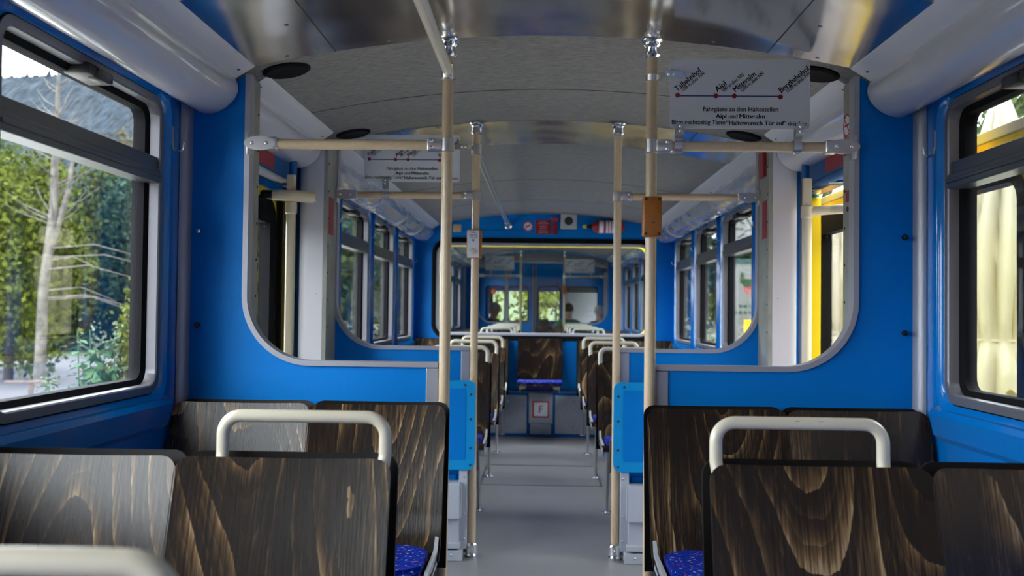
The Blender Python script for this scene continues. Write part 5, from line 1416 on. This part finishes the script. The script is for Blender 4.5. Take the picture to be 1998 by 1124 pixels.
# parasols on the terrace
def parasol(x, y, h, label, seed):
    random.seed(seed)
    t = thing('closed_parasol', label, 'parasol', (x, y, -0.35), 'closed cream parasols on the terrace')
    bm = BM(); tube(bm, [(0, 0, 0), (0, 0, h + 0.05)], 0.03, 12); obj('pole', bm, M['bark'], t, 40)
    bm = BM(); lathe(bm, [(0.28, 0), (0.28, 0.05), (0.06, 0.08), (0.05, 0.3)], (0, 0, 0), 'Z', 20); obj('foot', bm, M['grey_metal'], t, 40)
    # folded canopy: deep irregular pleats, tied low down
    bm = BM(); nseg = 96; nz = 34; rings = []
    ph = [random.uniform(0, 2 * PI) for _ in range(4)]
    zb = h - 2.75
    for j in range(nz + 1):
        f = j / nz; z = h - (h - zb) * f
        if f < 0.80: base = 0.05 + 0.25 * min(1, f / 0.45) ** 0.8 - 0.08 * max(0, (f - 0.6) / 0.2)
        else: base = 0.22 + 0.12 * min(1, (f - 0.80) / 0.12)
        amp = 0.085 * min(1, f * 3) * (0.35 if abs(f - 0.80) < 0.03 else 1)
        ring = []
        for k in range(nseg):
            a = 2 * PI * k / nseg
            pl = abs(math.sin(a * 5 + ph[0] + 0.7 * math.sin(f * 4 + ph[2]))) ** 0.55 * 1.2 - 0.5 + 0.28 * math.sin(13 * a + ph[1] + f * 3)
            rr = base + amp * pl
            zz = z + (0.16 * math.sin(a * 4 + ph[3]) + 0.08 * math.sin(9 * a)) * max(0, (f - 0.85) / 0.15)
            ring.append(bm.verts.new((rr * math.cos(a), rr * math.sin(a), zz)))
        rings.append(ring)
    for j in range(nz):
        for k in range(nseg): bm.faces.new((rings[j][k], rings[j][(k + 1) % nseg], rings[j + 1][(k + 1) % nseg], rings[j + 1][k]))
    bm.faces.new(rings[0])
    obj('canopy', bm, M['cloth'], t, 60)
    bm = BM(); zt = h - (h - zb) * 0.80
    lathe(bm, [(0.20, zt - 0.014), (0.243, zt - 0.012), (0.243, zt + 0.012), (0.20, zt + 0.014)], (0, 0, 0), 'Z', 24); obj('tie_strap', bm, M['cloth'], t, 40)
    return t
parasol(4.05, 8.75, 3.55, 'closed cream parasol outside the large near window', 1)
parasol(4.1, 13.45, 3.5, 'closed cream parasol seen through the open door', 2)
parasol(4.6, 11.0, 3.5, 'closed cream parasol between the other two, mostly behind the screen', 3)
random.seed(77)
TR = [(8.5, 14.5, 6.0, 2.2, 'leaf_mid', 'green bush behind the parasols'), (11.5, 16.5, 9.0, 3.2, 'leaf_dark', 'tall dark tree behind the parasols'), (10.5, 22.0, 8.0, 3.0, 'leaf_mid', 'green tree between terrace and kiosk'),
      (7.0, 19.5, 4.2, 1.5, 'leaf_dark', 'dark shrub before the kiosk'), (8.8, 30.0, 9.0, 2.8, 'leaf_mid', 'green tree behind the kiosk'), (6.3, 33.0, 7.5, 2.2, 'leaf_dark', 'dark tree seen through the middle far window, parasol side'),
      (5.0, 42.0, 8.5, 2.6, 'leaf_mid', 'green tree seen through the last far window, parasol side'), (9.5, 40.0, 10.0, 3.4, 'leaf_dark', 'dark tree far behind the kiosk'), (14.5, 24.0, 10.0, 3.4, 'leaf_mid', 'tall green tree at the outer edge of the terrace'),
      (8.0, 9.5, 5.0, 2.2, 'leaf_mid', 'green bush at the outer edge of the terrace'), (3.9, 52.0, 8.0, 2.6, 'leaf_dark', 'dark tree far down the track')]
for x, y, h, wd, m_, lab in TR: tree(x, y, h, wd, m_, lab, n=7000, size=0.09, z0=-0.35, low=0.04)
# unseen building block, added to darken the terrace-side windows behind the viewer
bm = BM(); box(bm, 3.0, 9.0, -14.0, 1.2, -0.36, 4.2); box(bm, 2.5, 9.3, -14.4, 1.5, 4.2, 4.35)
struct(obj('wall_daylight_blocker', bm, M['plank']))
for x, y, h, wd, m_, lab in ((-2.3, 27.0, 2.9, 1.5, 'leaf_yellow', 'green bush seen through the cab windows behind the grey-haired person'), (0.4, 28.5, 3.1, 1.4, 'leaf_yellow', 'green bush seen through the middle cab window'), (2.6, 29.0, 3.4, 1.4, 'leaf_mid', 'green bush behind the white notice of the cab')):
    tree(x, y, h, wd, m_, lab, n=3000, size=0.08, z0=-0.9, nm='bush', grp='bushes before the cab windows', cat='bush', low=0.05)
# kiosk board with clock, poster and flower box
t = thing('kiosk_board', 'white board with green and red emblem in a teal frame', 'sign board', (4.78, 22.0, -0.35))
bm = BM()
for x in (-0.72, 0.85): box(bm, x - 0.07, x + 0.07, -0.05, 0.05, 0, 4.1)
for z in (2.68, 2.95): box(bm, -0.72, 0.85, -0.045, 0.045, z, z + 0.10)
box(bm, -0.72, 0.85, -0.05, 0.05, 4.02, 4.12); obj('frame', bm, M['teal'], t)
bm = BM(); box(bm, -0.65, 0.78, -0.02, 0.02, 0.5, 2.68); obj('board', bm, M['board'], t)
bm = BM()
for dx, dz, rx, rz_ in ((-0.30, 2.36, 0.05, 0.13), (-0.20, 2.27, 0.16, 0.07), (-0.18, 2.20, 0.10, 0.05)): ellipsoid(bm, (dx, -0.025, dz), (rx, 0.006, rz_), 10, 6)
obj('green_emblem', bm, M['leaf_plant'], t)
bm = BM(); n = 32
for i in range(n):
    a, b = 2 * PI * i / n, 2 * PI * (i + 1) / n
    bm.faces.new([bm.verts.new((-0.02 + q * 1.3 * math.cos(w_), -0.024, 2.15 + q * math.sin(w_))) for q, w_ in ((0.19, a), (0.19, b), (0.165, b), (0.165, a))])
box(bm, -0.19, 0.16, -0.025, -0.021, 2.10, 2.15); obj('red_emblem', bm, M['red_bright'], t)
bm = BM(); random.seed(8)
for z, wd in ((1.72, 0.30), (1.58, 0.42)):
    x = -0.12 - wd * 0.8
    while x < wd: 
        l_ = random.uniform(0.05, 0.12); box(bm, x, x + l_ * 0.8, -0.025, -0.021, z - 0.03, z + 0.03); x += l_ + 0.02
obj('writing', bm, M['teal'], t)
t = thing('clock_board', 'white clock face above the teal framed board', 'clock', (4.78, 21.92, 3.18))
bm = BM(); box(bm, -0.63, 0.78, -0.02, 0.02, -0.54, 0.50); obj('board', bm, M['board'], t)
bm = BM()
for k in range(12):
    a = 2 * PI * k / 12; d = Vector((math.cos(a), 0, math.sin(a))); c = Vector((-0.08, -0.024, -0.08)); p, q = c + d * 0.22, c + d * 0.40; w_ = Vector((-d.z, 0, d.x)) * 0.017
    bm.faces.new([bm.verts.new(v) for v in (p - w_, q - w_, q + w_, p + w_)])
obj('hour_mark', bm, M['ink'], t)
bm = BM(); 
for a, ln in ((2.1, 0.30), (3.4, 0.2)):
    d = Vector((math.cos(a), 0, math.sin(a))); c = Vector((-0.08, -0.027, -0.08)); w_ = Vector((-d.z, 0, d.x)) * 0.012
    bm.faces.new([bm.verts.new(v) for v in (c - w_, c + d * ln - w_, c + d * ln + w_, c + w_)])
obj('hand', bm, M['ink'], t)
t = thing('yellow_crate', 'yellow box with a picture standing before the kiosk board', 'box', (4.78, 21.4, -0.35))
bm = BM(); box(bm, -0.36, 0.5, -0.1, 0.1, 0.0, 1.42, 0.01); obj('body', bm, M['yellow'], t)
bm = BM(); box(bm, -0.2, 0.4, -0.105, -0.1, 1.0, 1.3); obj('picture', bm, M['board'], t)
bm = BM(); ellipsoid(bm, (-0.02, -0.106, 1.18), (0.14, 0.004, 0.06), 10, 6); obj('green_mark', bm, M['leaf_plant'], t)
t = thing('flower_box', 'box of magenta flowers at the foot of the kiosk board', 'flowers', (4.62, 20.9, -0.35))
bm = BM(); box(bm, -0.5, 0.6, -0.12, 0.12, 0.0, 0.85, 0.01); obj('planter', bm, M['plank'], t)
bm = BM(); foliage(bm, (0.05, 0, 0.98), (0.5, 0.14, 0.14), 260, 0.035); obj('leaves', bm, M['leaf_plant'], t)
bm = BM(); foliage(bm, (0.05, -0.03, 1.04), (0.52, 0.16, 0.16), 420, 0.03); obj('blossom', bm, M['magenta'], t)
# meadow seen through the cab windows of the second carriage
bm = BM(); prism(bm, [(24, -1.2), (60, 5.5), (60, -1.3), (24, -1.3)], 'X', -3.6, 3.6); struct(obj('meadow_bank', bm, M['grass']))
